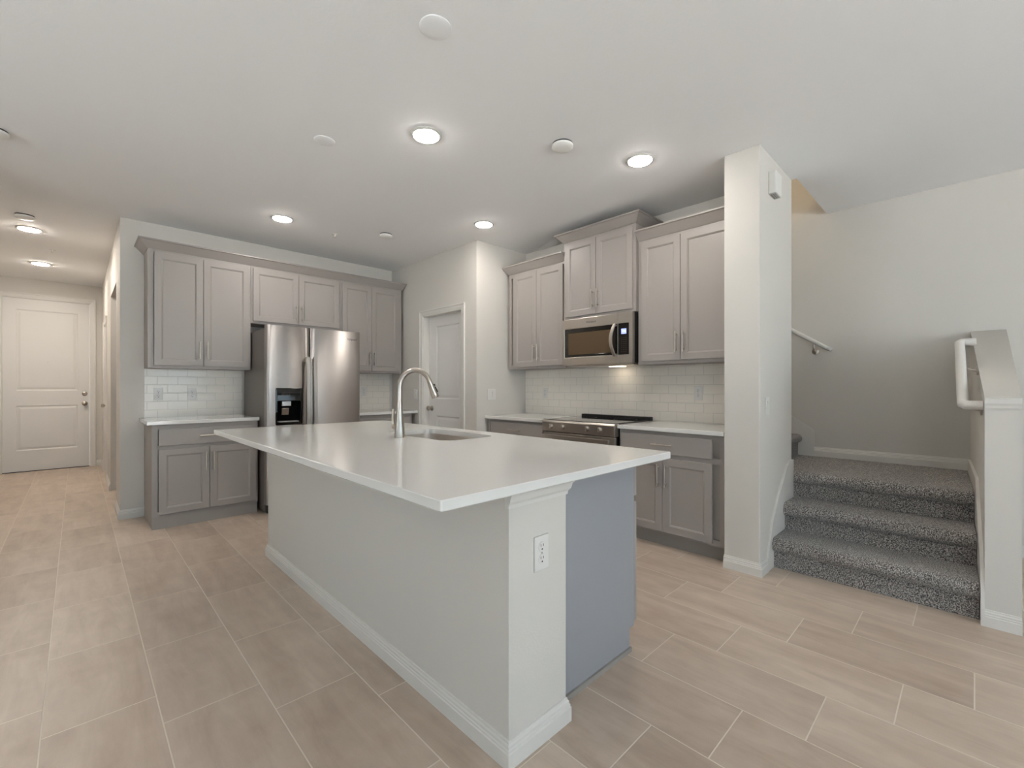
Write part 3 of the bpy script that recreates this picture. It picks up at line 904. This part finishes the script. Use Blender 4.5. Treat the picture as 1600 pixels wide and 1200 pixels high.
# ------------------------------------------------------------------ range
rg = thing('range', FE.p(-2.38, 0.33, 0), 'stainless slide-in electric range with four front knobs', 'range')
RU0, RU1 = -2.766, -1.994
bm = BM(); FE.box(bm, RU0 + 0.006, RU1 - 0.006, 0.012, 0.625, 0.05, 0.880)
for u in (RU0 + 0.05, RU1 - 0.05):
    for nn in (0.08, 0.56):
        lathe(bm, FE.p(u, nn, 0.0), (0, 0, 1), [(0, 0.018), (0.05, 0.018)], 12)
obj('body', bm, M_BLACKM, rg)
bm = BM()
prism(bm, [FE.p(RU0, 0.600, 0.800), FE.p(RU0, 0.662, 0.800), FE.p(RU0, 0.668, 0.888), FE.p(RU0, 0.655, 0.904), FE.p(RU0, 0.600, 0.904)], FE.u * (RU1 - RU0))
cp = obj('control_panel', bm, M_STEELH, rg, bevel=0.003)
for u in (-2.655, -2.520, -2.260, -2.135):
    bm = BM()
    lathe(bm, FE.p(u, 0.660, 0.850), FE.n, [(0, 0.030), (0.006, 0.029), (0.008, 0.020), (0.030, 0.018), (0.034, 0.016)], 24)
    FE.box(bm, u - 0.004, u + 0.004, 0.690, 0.702, 0.832, 0.868)
    obj('knob', bm, M_NICKEL, rg, smooth=True)
bm = BM(); FE.box(bm, RU0 + 0.002, RU1 - 0.002, 0.045, 0.652, 0.890, 0.9085)
ct = obj('cooktop', bm, M_COOK, rg, bevel=0.003, label='glossy black ceramic cooktop')
for (u, nn, r) in ((-2.58, 0.46, 0.105), (-2.58, 0.20, 0.075), (-2.18, 0.46, 0.085), (-2.18, 0.20, 0.105)):
    bm = BM()
    m_ = 40
    A = [bm.verts.new(FE.p(u + r * math.cos(2 * math.pi * k / m_), nn + r * math.sin(2 * math.pi * k / m_), 0.9088)) for k in range(m_)]
    Bq = [bm.verts.new(FE.p(u + (r - 0.004) * math.cos(2 * math.pi * k / m_), nn + (r - 0.004) * math.sin(2 * math.pi * k / m_), 0.9088)) for k in range(m_)]
    for k in range(m_):
        bm.faces.new([A[k], A[(k + 1) % m_], Bq[(k + 1) % m_], Bq[k]])
    obj('burner_ring', bm, M_LOGO, ct)
bm = BM()
FE.box(bm, RU0 + 0.01, RU1 - 0.01, 0.030, 0.085, 0.905, 0.932)
obj('rear_vent', bm, M_BLACKM, rg, bevel=0.004, label='black raised vent strip at the back')
bm = BM(); FE.box(bm, RU0 + 0.004, RU1 - 0.004, 0.626, 0.652, 0.205, 0.792)
od = obj('oven_door', bm, M_STEELH, rg, bevel=0.004)
bm = BM(); FE.box(bm, RU0 + 0.09, RU1 - 0.09, 0.652, 0.654, 0.33, 0.68); obj('oven_window', bm, M_BLACK, od)
bm = BM()
FE.box(bm, RU0 + 0.025, RU1 - 0.03, 0.694, 0.712, 0.738, 0.776)
FE.box(bm, RU0 + 0.05, RU0 + 0.075, 0.650, 0.696, 0.745, 0.769); FE.box(bm, RU1 - 0.08, RU1 - 0.055, 0.650, 0.696, 0.745, 0.769)
obj('handle', bm, M_STEELH, od, bevel=0.003)
bm = BM(); FE.box(bm, RU0 + 0.004, RU1 - 0.004, 0.600, 0.650, 0.06, 0.195); obj('storage_drawer', bm, M_STEELH, rg, bevel=0.003)

# ------------------------------------------------------------------ island
isl = thing('kitchen_island', (1.42, 2.26, 0), 'large kitchen island with white panelled walls and grey end panel', 'island')
IX0, IX1, IY0, IY1 = 0.978, 1.262, 1.022, 3.50
bm = BM(); box(bm, IX0, IX1, IY0, IY1, 0, 0.884)
obj('half_wall', bm, M_WALL, isl, label='white painted half wall under the counter overhang')
bm = BM(); sweep(bm, [(IX1, IY1), (IX0, IY1), (IX0, IY0), (IX1, IY0), (IX1, 1.086)], BASE, 0.0)
obj('baseboard', bm, M_TRIM, isl)
bm = BM()
sweep(bm, [(IX0, IY0 + 0.010), (IX0, IY0), (IX1, IY0), (IX1, 1.086)], [(0, 0), (0.005, 0.0), (0.006, 0.012), (0.014, 0.022), (0.018, 0.040), (0.030, 0.052), (0.032, 0.068), (0, 0.068)], 0.8158)
for v in bm.verts:
    if v.co.x < IX0 - 0.008: v.co.x = IX0 - 0.008
obj('cap_moulding', bm, M_TRIM, isl)
# cabinet half facing the stove
bm = BM()
box(bm, IX1 + 0.001, 1.838, 1.105, 1.900, 0.105, 0.884)
box(bm, IX1 + 0.001, 1.838, 2.62, 3.48, 0.105, 0.884)
box(bm, IX1 + 0.001, 1.838, 1.900, 2.62, 0.105, 0.640)
box(bm, IX1 + 0.001, 1.795, 1.105, 3.48, 0.0, 0.105)
obj('cabinet_body', bm, M_CABSIDE, isl)
bm = BM()
prism(bm, [Vector((IX1 + 0.001, 1.087, 0.022)), Vector((1.800, 1.087, 0.022)), Vector((1.800, 1.087, 0.105)), Vector((1.838, 1.087, 0.105)), Vector((1.838, 1.087, 0.884)), Vector((IX1 + 0.001, 1.087, 0.884))], Vector((0, 0.018, 0)))
obj('end_panel', bm, M_PANEL, isl, label='flat grey end panel')
bm = BM(); box(bm, IX1 + 0.014, 1.806, 1.079, 1.105, 0.0, 0.021)
obj('shoe_moulding', bm, M_CABSIDE, isl)
FI = Frame((1.838, 0, 0), (0, 1, 0), (1, 0, 0))
for k, (a, b) in enumerate(((1.089, 1.49), (1.495, 1.89), (1.90, 2.255), (2.26, 2.615), (2.63, 3.04), (3.045, 3.475))):
    bm = BM(); slab(bm, FI, a, b, 0.125, 0.672 if k in (0, 1, 4, 5) else 0.84, 0.004, 0.024, [(a + 0.052, b - 0.052, 0.177, 0.62 if k in (0, 1, 4, 5) else 0.788)], SHAKER)
    d = obj('door', bm, M_CAB, isl)
    bar_pull(d, FI, (b - 0.03) if k % 2 == 0 else (a + 0.03), 0.56, 0.024)
    if k in (0, 1, 4, 5):
        bm = BM(); slab(bm, FI, a, b, 0.70, 0.845, 0.004, 0.024)
        d = obj('drawer', bm, M_CAB, isl)
        bar_pull(d, FI, (a + b) / 2, 0.772, 0.024, vertical=False)

# countertop with the sink cut-out
TX0, TX1, TY0, TY1, TZ0, TZ1 = 0.655, 1.882, 0.930, 3.530, 0.8845, 0.915
def loop_rr(x0, x1, y0, y1, r, z, n=8):
    out = []
    for (cx, cy, a0) in ((x1 - r, y1 - r, 0), (x0 + r, y1 - r, 90), (x0 + r, y0 + r, 180), (x1 - r, y0 + r, 270)):
        for k in range(n + 1):
            a = R(a0 + 90 * k / n)
            out.append(Vector((cx + r * math.cos(a), cy + r * math.sin(a), z)))
    return out
SX0, SX1, SY0, SY1, SR = 1.395, 1.755, 1.935, 2.600, 0.075
bm = BM()
def ring_between(bm, A, Bv):
    n = len(A)
    for k in range(n):
        bm.faces.new([A[k], A[(k + 1) % n], Bv[(k + 1) % n], Bv[k]])
# bow the long sides of the cut-out very slightly, as on a D-shaped bowl
def vl(l): return [bm.verts.new(p) for p in l]
oe = 0.003
O1 = vl(loop_rr(TX0, TX1, TY0, TY1, 0.006, TZ0 + oe)); O2 = vl(loop_rr(TX0, TX1, TY0, TY1, 0.006, TZ1 - oe))
O3 = vl(loop_rr(TX0 + oe, TX1 - oe, TY0 + oe, TY1 - oe, 0.004, TZ1)); O0 = vl(loop_rr(TX0 + oe, TX1 - oe, TY0 + oe, TY1 - oe, 0.004, TZ0))
I3 = vl(loop_rr(SX0, SX1, SY0, SY1, SR, TZ1)); I0 = vl(loop_rr(SX0, SX1, SY0, SY1, SR, TZ0))
ring_between(bm, O0, O1); ring_between(bm, O1, O2); ring_between(bm, O2, O3); ring_between(bm, O3, I3); ring_between(bm, I3, I0); ring_between(bm, I0, O0)
tag(obj('island_countertop', bm, M_QUARTZ), 'large white quartz island countertop with undermount sink cut-out', 'countertop')

# sink
bm = BM()
zt = TZ0 - 0.0008
L = []
for (g, z, r) in ((-0.022, zt, 0.09), (-0.004, zt, SR), (-0.004, zt - 0.004, SR), (-0.001, zt - 0.165, SR), (0.020, zt - 0.195, SR), (0.060, zt - 0.200, 0.06)):
    L.append(loop_rr(SX0 + g, SX1 - g, SY0 + g, SY1 - g, max(r, 0.02), z))
ring_loft(bm, L, cap_last=True)
ring_loft(bm, [[p + Vector((0, 0, -0.0015)) for p in L[0]], [Vector((1.575 + (p.x - 1.575) * 1.02, 2.2675 + (p.y - 2.2675) * 1.01, p.z - 0.0025)) for p in L[3]],
               [Vector((1.575 + (p.x - 1.575) * 1.0, 2.2675 + (p.y - 2.2675) * 1.0, p.z - 0.004)) for p in L[5]]], cap_last=True)
sk = obj('sink_bowl', bm, M_SINK, None, smooth=True)
sk.name = 'kitchen_sink'
tag(sk, 'undermount stainless steel sink set in the white island countertop', 'sink')
bm = BM(); lathe(bm, (1.575, 2.2675, zt - 0.1995), (0, 0, 1), [(0, 0.045), (0.003, 0.044), (0.004, 0.030), (0.002, 0.010)]); obj('drain', bm, M_NICKEL, sk, smooth=True)

# faucet
fx, fy = 1.315, 2.270
FT = thing('faucet', (fx, fy, TZ1), 'tall brushed nickel pull-down faucet standing beside the island sink', 'faucet')
bm = BM(); lathe(bm, (fx, fy, TZ1 + 0.0003), (0, 0, 1), [(0, 0.0295), (0.004, 0.0300), (0.045, 0.0275), (0.10, 0.0210), (0.15, 0.0172), (0.205, 0.0152), (0.207, 0.0156)])
obj('body', bm, M_NICKEL, FT, smooth=True)
bm = BM()
zc = 1.196; rad = 0.104
pts = [(fx, fy, TZ1 + 0.206), (fx, fy, 1.15), (fx, fy, zc)]
for k in range(1, 19):
    a = math.pi - (math.pi * 0.89) * k / 18
    pts.append((fx + rad + rad * math.cos(a), fy, zc + rad * math.sin(a)))
tube(bm, pts, 0.0146, 20, up=Vector((0, 1, 0)))
obj('spout', bm, M_NICKEL, FT, smooth=True)
e0 = Vector(pts[-1]); dr = (e0 - Vector(pts[-2])).normalized()
bm = BM(); lathe(bm, e0, dr, [(-0.012, 0.0150), (0.0, 0.0155), (0.035, 0.0180), (0.085, 0.0225), (0.098, 0.0232), (0.101, 0.0215), (0.101, 0.016)], 28)
sh = obj('spray_head', bm, M_NICKEL, FT, smooth=True)
side = Vector((0, 1, 0)).cross(dr).normalized()
if side.x < 0: side = -side
bm = BM()
def btn(d0, d1, w):
    a = e0 + dr * d0 + side * 0.0165; b = e0 + dr * d1 + side * 0.0205
    yv = Vector((0, 1, 0))
    prism(bm, [a - yv * w, a + yv * w, b + yv * w, b - yv * w], side * 0.004)
btn(0.022, 0.034, 0.007); btn(0.040, 0.076, 0.009)
bmesh.ops.translate(bm, verts=bm.verts, vec=Vector((0, -0.004, 0)))
obj('spray_button', bm, M_RUBBER, sh, bevel=0.001)
bm = BM()
lathe(bm, (fx, fy + 0.012, 0.975), (0, 1, 0), [(0, 0.015), (0.030, 0.018), (0.046, 0.0185), (0.052, 0.014)], 22)
hp = [Vector((fx, fy + 0.050, 0.972)), Vector((fx - 0.006, fy + 0.058, 0.995)), Vector((fx - 0.010, fy + 0.056, 1.02)), Vector((fx - 0.012, fy + 0.050, 1.05)), Vector((fx - 0.014, fy + 0.046, 1.075))]
tube(bm, hp, [0.0125, 0.0115, 0.0095, 0.0085, 0.006], 14)
obj('handle', bm, M_NICKEL, FT, smooth=True)

# ------------------------------------------------------------------ stairs
S = thing('carpeted_staircase', (4.0, 0.45, 0), 'grey carpeted stairs rising to a landing right of the white column', 'staircase')
SYA, SYB = -0.028, 0.926
def yr(x):     # the knee wall runs a hair off square
    return -0.040 + (x - 3.28) * 0.036
def nosed_step(name, xr, z0, z1, xb):
    """carpeted step: riser at xr, rounded nosing overhanging 3 cm; back at xb"""
    bm = BM()
    zn = z1 - 0.088
    prof = [(xb, z0), (xr + 0.012, z0), (xr + 0.012, zn - 0.002), (xr + 0.002, zn)]
    for k in range(9):
        a = R(250 - k * 160 / 8)
        prof.append((xr + 0.010 + 0.040 * math.cos(a), z1 - 0.043 + 0.043 * math.sin(a)))
    prof += [(xr + 0.06, z1 - 0.001), (xb, z1)]
    ny = 24
    rows = []
    for k in range(ny + 1):
        t = k / ny
        r = []
        for (x, z) in prof:
            ya = yr(x) + 0.0165; yb = SYB
            w = 0.0022 * math.sin(t * 37 + z * 40) + 0.0015 * math.sin(t * 91 + x * 13)
            r.append(bm.verts.new((x + (w if x < xb - 0.01 else 0), ya + (yb - ya) * t, z + (w * 0.5 if z > z0 + 0.01 else 0))))
        rows.append(r)
    m_ = len(prof)
    for k in range(ny):
        for j in range(m_):
            bm.faces.new([rows[k][j], rows[k][(j + 1) % m_], rows[k + 1][(j + 1) % m_], rows[k + 1][j]])
    bm.faces.new(rows[0]); bm.faces.new(rows[-1][::-1])
    return obj(name, bm, M_CARPET, S, smooth=True)
nosed_step('step', 3.325, 0.001, 0.200, 3.600)
nosed_step('step', 3.575, 0.200, 0.388, 3.850)
nosed_step('landing', 3.830, 0.388, 0.578, 4.766)
bm = BM(); box(bm, 3.60, 4.76, 0.035, 0.925, 0.001, 0.19); box(bm, 3.85, 4.76, 0.035, 0.925, 0.20, 0.387)
obj('understructure', bm, M_CARPET, S)
def up_step(y, z0, z1):
    bm = BM()
    prof = [(y + 0.30, z0), (y, z0), (y, z1 - 0.075)]
    for k in range(9):
        a = R(250 - k * 160 / 8)
        prof.append((y + 0.006 + 0.040 * math.cos(a), z1 - 0.040 + 0.040 * math.sin(a)))
    prof += [(y + 0.06, z1), (y + 0.30, z1)]
    prism(bm, [Vector((3.825, a, b)) for a, b in prof], Vector((0.940, 0, 0)))
    return obj('step', bm, M_CARPET, S, smooth=True)
yy = 1.125; zz = 0.578
bm = BM(); box(bm, 3.825, 4.765, 0.9265, 1.40, 0.39, 0.577); obj('landing_extension', bm, M_CARPET, S)
for k in range(11):
    up_step(yy, zz, zz + 0.192); yy += 0.255; zz += 0.192

def skirt(name, pts, off, m=M_TRIM):
    bm = BM(); prism(bm, [Vector(p) for p in pts], Vector(off)); return struct(name, bm, m)
# skirt board on the wing wall
skirt('trim_1', [(3.226, 0.94, 0.0), (3.226, 0.94, 0.086), (3.31, 0.94, 0.285), (3.45, 0.94, 0.455), (3.66, 0.94, 0.630), (3.745, 0.94, 0.664), (3.811, 0.94, 0.664), (3.811, 0.94, 0.0)], (0, -0.013, 0))
# knee wall
KZ0, KX0, KX1 = 1.150, 3.28, 4.779
def kz(x): return KZ0 + (x - KX0) * 0.31
bm = BM()
for nm in (0,):
    a = [Vector((KX0, yr(KX0), 0)), Vector((KX1, yr(KX1), 0)), Vector((KX1, yr(KX1), kz(KX1))), Vector((KX0, yr(KX0), KZ0))]
    b = [Vector((p.x, -0.165, p.z)) for p in a]
    va = [bm.verts.new(p) for p in a]; vb = [bm.verts.new(p) for p in b]
    bm.faces.new(va); bm.faces.new(vb[::-1])
    for i in range(4):
        bm.faces.new([va[i], va[(i + 1) % 4], vb[(i + 1) % 4], vb[i]])
struct('wall_knee', bm, M_WALL)
bm = BM(); sweep(bm, [(KX0, yr(KX0)), (KX0, -0.165)], [(0, 0), (0.006, 0), (0.008, 0.012), (0.014, 0.024), (0.016, 0.048), (0, 0.050)], 1.095); struct('trim_2', bm, M_TRIM)
baseboard('baseboard_knee', [(3.302, yr(3.30)), (KX0, yr(KX0)), (KX0, -0.165)][1:])
sk_pts = [(3.266, yr(3.266), 0.0), (3.266, yr(3.266), 0.086), (3.30, yr(3.3), 0.280), (3.78, yr(3.78), 0.666), (4.764, yr(4.764), 0.662), (4.764, yr(4.764), 0.0)]
bm = BM()
va = [bm.verts.new(p) for p in sk_pts]; vb = [bm.verts.new((p[0], p[1] + 0.014, p[2])) for p in sk_pts]
bm.faces.new(va); bm.faces.new(vb[::-1])
for i in range(len(va)):
    bm.faces.new([va[i], va[(i + 1) % len(va)], vb[(i + 1) % len(va)], vb[i]])
struct('trim_3', bm, M_TRIM)
baseboard('baseboard_stair', [(4.779, 1.000), (4.779, yr(4.77) + 0.014)], 0.578)
skirt('trim_4', [(4.779, 1.0, 0.578), (4.779, 1.0, 0.811), (4.779, 1.55, 1.195), (4.779, 3.5, 2.66), (4.779, 3.5, 2.3), (4.779, 1.16, 0.578)], (-0.013, 0, 0))

# handrails
def handrail(label, pts, r, brackets, bdir, ret=None):
    bm = BM()
    tube(bm, pts, r, 18)
    h = obj('handrail', bm, M_TRIM, None, smooth=True)
    tag(h, label, 'handrail', 'stair handrails')
    for b in brackets:
        b = Vector(b); w = Vector(bdir)
        bm = BM()
        tube(bm, [b + Vector((0, 0, -r * 0.9)), b + Vector((0, 0, -r - 0.03)), b + w * 0.6 + Vector((0, 0, -r - 0.055)), b + w + Vector((0, 0, -r - 0.060))], 0.006, 10)
        lathe(bm, b + w + Vector((0, 0, -r - 0.060)), -w, [(0, 0.026), (0.005, 0.026), (0.009, 0.014)], 20)
        obj('bracket', bm, M_NICKEL, h, smooth=True)
    return h
def rl(y, z): return (4.715, y, z)
handrail('white wall handrail sloping up leftward on the stair back wall behind the column',
         [(4.7785, 0.882, 1.536), (4.735, 0.882, 1.536), (4.715, 0.900, 1.545), (4.715, 1.18, 1.735), (4.715, 2.6, 2.72)], 0.0185,
         [(4.715, 0.992, 1.600), (4.715, 2.1, 2.37)], (0.0635, 0, 0))
RX = 3.37
def ry(x): return yr(x) + 0.075
handrail('chunky white handrail bracketed to the knee wall at the right of the stairs',
         [(RX, yr(RX) + 0.001, 1.105), (RX, ry(RX) - 0.012, 1.105), (RX + 0.015, ry(RX), 1.112), (3.95, ry(3.95), 1.47), (3.97, ry(3.95) - 0.012, 1.48), (3.97, yr(3.97) + 0.001, 1.48)][:6], 0.024,
         [(RX + 0.10, ry(RX + 0.10), 1.16), (3.80, ry(3.80), 1.38)], (0, -0.0735, 0))

# ------------------------------------------------------------------ electrical plates
def outlet(fr, u, z, n0, label, group='wall outlets'):
    t = thing('wall_outlet', fr.p(u, n0, z - 0.058), label, 'outlet', group)
    bm = BM(); slab(bm, fr, u - 0.036, u + 0.036, z - 0.059, z + 0.059, n0, n0 + 0.006); obj('cover_plate', bm, M_PLATE, t, bevel=0.0025)
    for dz in (0.021, -0.021):
        bm = BM(); lathe(bm, fr.p(u, n0 + 0.006, z + dz), fr.n, [(0, 0.0172), (0.0012, 0.0168)], 24); s = obj('socket', bm, M_PLATE, t)
        bm = BM()
        fr.box(bm, u - 0.0075, u - 0.0052, n0 + 0.0072, n0 + 0.0076, z + dz + 0.001, z + dz + 0.010)
        fr.box(bm, u + 0.0052, u + 0.0075, n0 + 0.0072, n0 + 0.0076, z + dz + 0.001, z + dz + 0.009)
        lathe(bm, fr.p(u, n0 + 0.0072, z + dz - 0.008), fr.n, [(0, 0.0030), (0.0004, 0.0030)], 12)
        obj('slots', bm, M_DARK, s)
    bm = BM(); lathe(bm, fr.p(u, n0 + 0.006, z), fr.n, [(0, 0.0032), (0.001, 0.0028)], 12); obj('screw', bm, M_PLGREY, t)
    return t

def switch(fr, u, z, n0, gangs, label, group='light switches'):
    t = thing('light_switch', fr.p(u, n0, z - 0.058), label, 'light switch', group)
    w = 0.036 + 0.023 * (gangs - 1)
    bm = BM(); slab(bm, fr, u - w, u + w, z - 0.059, z + 0.059, n0, n0 + 0.006); obj('cover_plate', bm, M_PLATE, t, bevel=0.0025)
    for g in range(gangs):
        uc = u + (g - (gangs - 1) / 2) * 0.046
        bm = BM()
        prism(bm, [fr.p(uc - 0.0165, n0 + 0.006, z - 0.033), fr.p(uc - 0.0165, n0 + 0.006, z + 0.033), fr.p(uc - 0.0165, n0 + 0.0115, z + 0.033), fr.p(uc - 0.0165, n0 + 0.0075, z - 0.033)], fr.u * 0.033)
        obj('rocker', bm, M_PLATE, t)
    return t
FIE = Frame((0, IY0, 0), (1, 0, 0), (0, -1, 0))
outlet(FIE, 1.128, 0.640, 0.0, 'white duplex outlet on the end of the island half wall')
outlet(FN, 0.552, 1.135, 0.0102, 'leftmost white plate on the tile backsplash left of the fridge')
outlet(FN, 0.815, 1.135, 0.0102, 'white outlet on the tile backsplash nearer the fridge')
outlet(FN, 2.60, 1.145, 0.0102, 'white outlet on the tile backsplash right of the fridge')
outlet(FE, -3.309, 1.135, 0.0105, 'white outlet on the stove-wall backsplash left of the range')
outlet(FE, -1.602, 1.150, 0.0105, 'white outlet on the stove-wall backsplash right of the range')
FPF = Frame((0, 3.62, 0), (1, 0, 0), (0, -1, 0))
switch(FPF, 3.205, 1.120, 0.0, 2, 'double rocker switch on the wall corner right of the pantry door')
switch(FP, -4.79, 1.110, 0.0, 1, 'single white switch on the wall left of the pantry door')
FWG = Frame((0, 0.94, 0), (1, 0, 0), (0, -1, 0))
switch(FWG, 3.235, 1.075, 0.0, 1, 'single white switch low on the white column by the stairs')
ch = thing('door_chime', FWG.p(3.33, 0.0, 2.46), 'white rectangular door chime box high on the column side', 'door chime')
bm = BM(); slab(bm, FWG, 3.265, 3.395, 2.470, 2.620, 0.0, 0.045); obj('housing', bm, M_PLATE, ch, bevel=0.006)
bm = BM()
for k in range(3): FWG.box(bm, 3.285, 3.375, 0.008 + 0.012 * k, 0.014 + 0.012 * k, 2.4685, 2.4698)
obj('sound_slots', bm, M_PLGREY, ch)

# ------------------------------------------------------------------ things on the ceiling
def can_light(x, y, label, r=0.082, m=None):
    t = thing('recessed_light', (x, y, CEIL - 0.010), label, 'ceiling light', 'recessed ceiling lights')
    bm = BM()
    lathe(bm, (x, y, CEIL - 0.0002), (0, 0, -1), [(0, r + 0.012), (0.004, r + 0.012), (0.008, r + 0.004), (0.0085, r - 0.004), (0.004, r - 0.005)], 40)
    obj('trim_ring', bm, M_PLATE, t, smooth=True)
    bm = BM()
    lathe(bm, (x, y, CEIL - 0.0060), (0, 0, -1), [(0, r - 0.0055), (0.005, r - 0.007), (0.009, r - 0.020), (0.011, 0.03), (0.0115, 0.004)], 40)
    obj('diffuser', bm, m or M_LIGHT, t)
can_light(1.531, 2.328, 'lit round recessed light above the middle of the island')
can_light(2.739, 1.574, 'lit round recessed light nearest the white column')
can_light(1.344, 4.391, 'lit round recessed light in front of the refrigerator cabinets')
can_light(2.757, 3.220, 'lit round recessed light near the pantry corner')
can_light(-0.332, 6.40, 'nearer of the two lit recessed lights in the entry hallway', m=M_LIGHTH)
can_light(-0.324, 8.10, 'farther of the two lit recessed lights, closest to the front door', m=M_LIGHTH)

def disc(x, y, r, label, name='ceiling_cover_disc', cat='ceiling cover plate'):
    bm = BM()
    lathe(bm, (x, y, CEIL - 0.0002), (0, 0, -1), [(0, r), (0.0025, r - 0.0005), (0.005, r - 0.006), (0.007, r * 0.6), (0.0075, 0.002)], 40)
    tag(obj(name, bm, M_CEIL, None, smooth=True), label, cat, 'plain ceiling cover discs')
disc(1.101, 1.605, 0.068, 'plain white round ceiling cover over the near end of the island')
disc(1.111, 2.826, 0.062, 'plain white round ceiling cover left of the island light')
disc(-0.325, 7.85, 0.058, 'plain white round ceiling cover in the hallway beside the far light')

def smoke(x, y, label, r=0.068, h=0.034):
    t = thing('smoke_detector', (x, y, CEIL - h), label, 'smoke detector', 'smoke detectors')
    bm = BM(); lathe(bm, (x, y, CEIL - 0.0002), (0, 0, -1), [(0, r - 0.004), (0.010, r - 0.004)], 36); obj('base', bm, M_DARK, t)
    bm = BM(); lathe(bm, (x, y, CEIL - 0.0104), (0, 0, -1), [(0, r), (h * 0.35, r), (h * 0.6, r - 0.010), (h * 0.68, r - 0.030), (h * 0.70, 0.004)], 36); obj('cover', bm, M_PLWHITE, t, smooth=True)
smoke(2.207, 1.813, 'round white smoke detector between two recessed lights near the column')
smoke(2.234, 4.123, 'small round white smoke detector above the fridge side of the kitchen', 0.062)
smoke(-0.335, 5.92, 'round white smoke detector on the hallway ceiling before the first light', 0.066)
smoke(-0.355, 4.08, 'round smoke detector on the ceiling just before the hallway begins, at far left', 0.062)
def sprinkler(x, y, label):
    t = thing('sprinkler_head', (x, y, CEIL - 0.03), label, 'fire sprinkler', 'ceiling sprinkler heads')
    bm = BM(); lathe(bm, (x, y, CEIL - 0.0002), (0, 0, -1), [(0, 0.028), (0.003, 0.027), (0.006, 0.012), (0.016, 0.008), (0.020, 0.010)], 24); obj('escutcheon', bm, M_PLATE, t, smooth=True)
    bm = BM(); lathe(bm, (x, y, CEIL - 0.0203), (0, 0, -1), [(0, 0.004), (0.006, 0.004), (0.007, 0.013), (0.008, 0.013)], 18); obj('deflector', bm, M_PLATE, t)
sprinkler(1.864, 4.482, 'tiny white sprinkler head in front of the back-wall cabinets')
sprinkler(-0.20, 7.20, 'tiny white sprinkler head in the hallway between the two lights')

# lamps on the upper floor, over the stairwell; the second is added fill
def upper_lamp(x, y, label, m):
    t = thing('stairwell_light', (x, y, 5.10), label, 'ceiling light', 'upper stairwell lamps')
    bm = BM(); lathe(bm, (x, y, 5.1995), (0, 0, -1), [(0, 0.16), (0.03, 0.16)], 36); obj('base', bm, M_PLATE, t)
    bm = BM(); lathe(bm, (x, y, 5.169), (0, 0, -1), [(0, 0.145), (0.04, 0.13), (0.06, 0.06), (0.064, 0.01)], 36); obj('diffuser', bm, m, t)
upper_lamp(4.20, -0.9, 'warm round ceiling lamp over the upper landing above the stairs', M_STAIRL)
upper_lamp(4.30, 2.6, 'added unseen warm lamp over the upper flight, brightening the lower stair wall', M_STAIR_FILL)
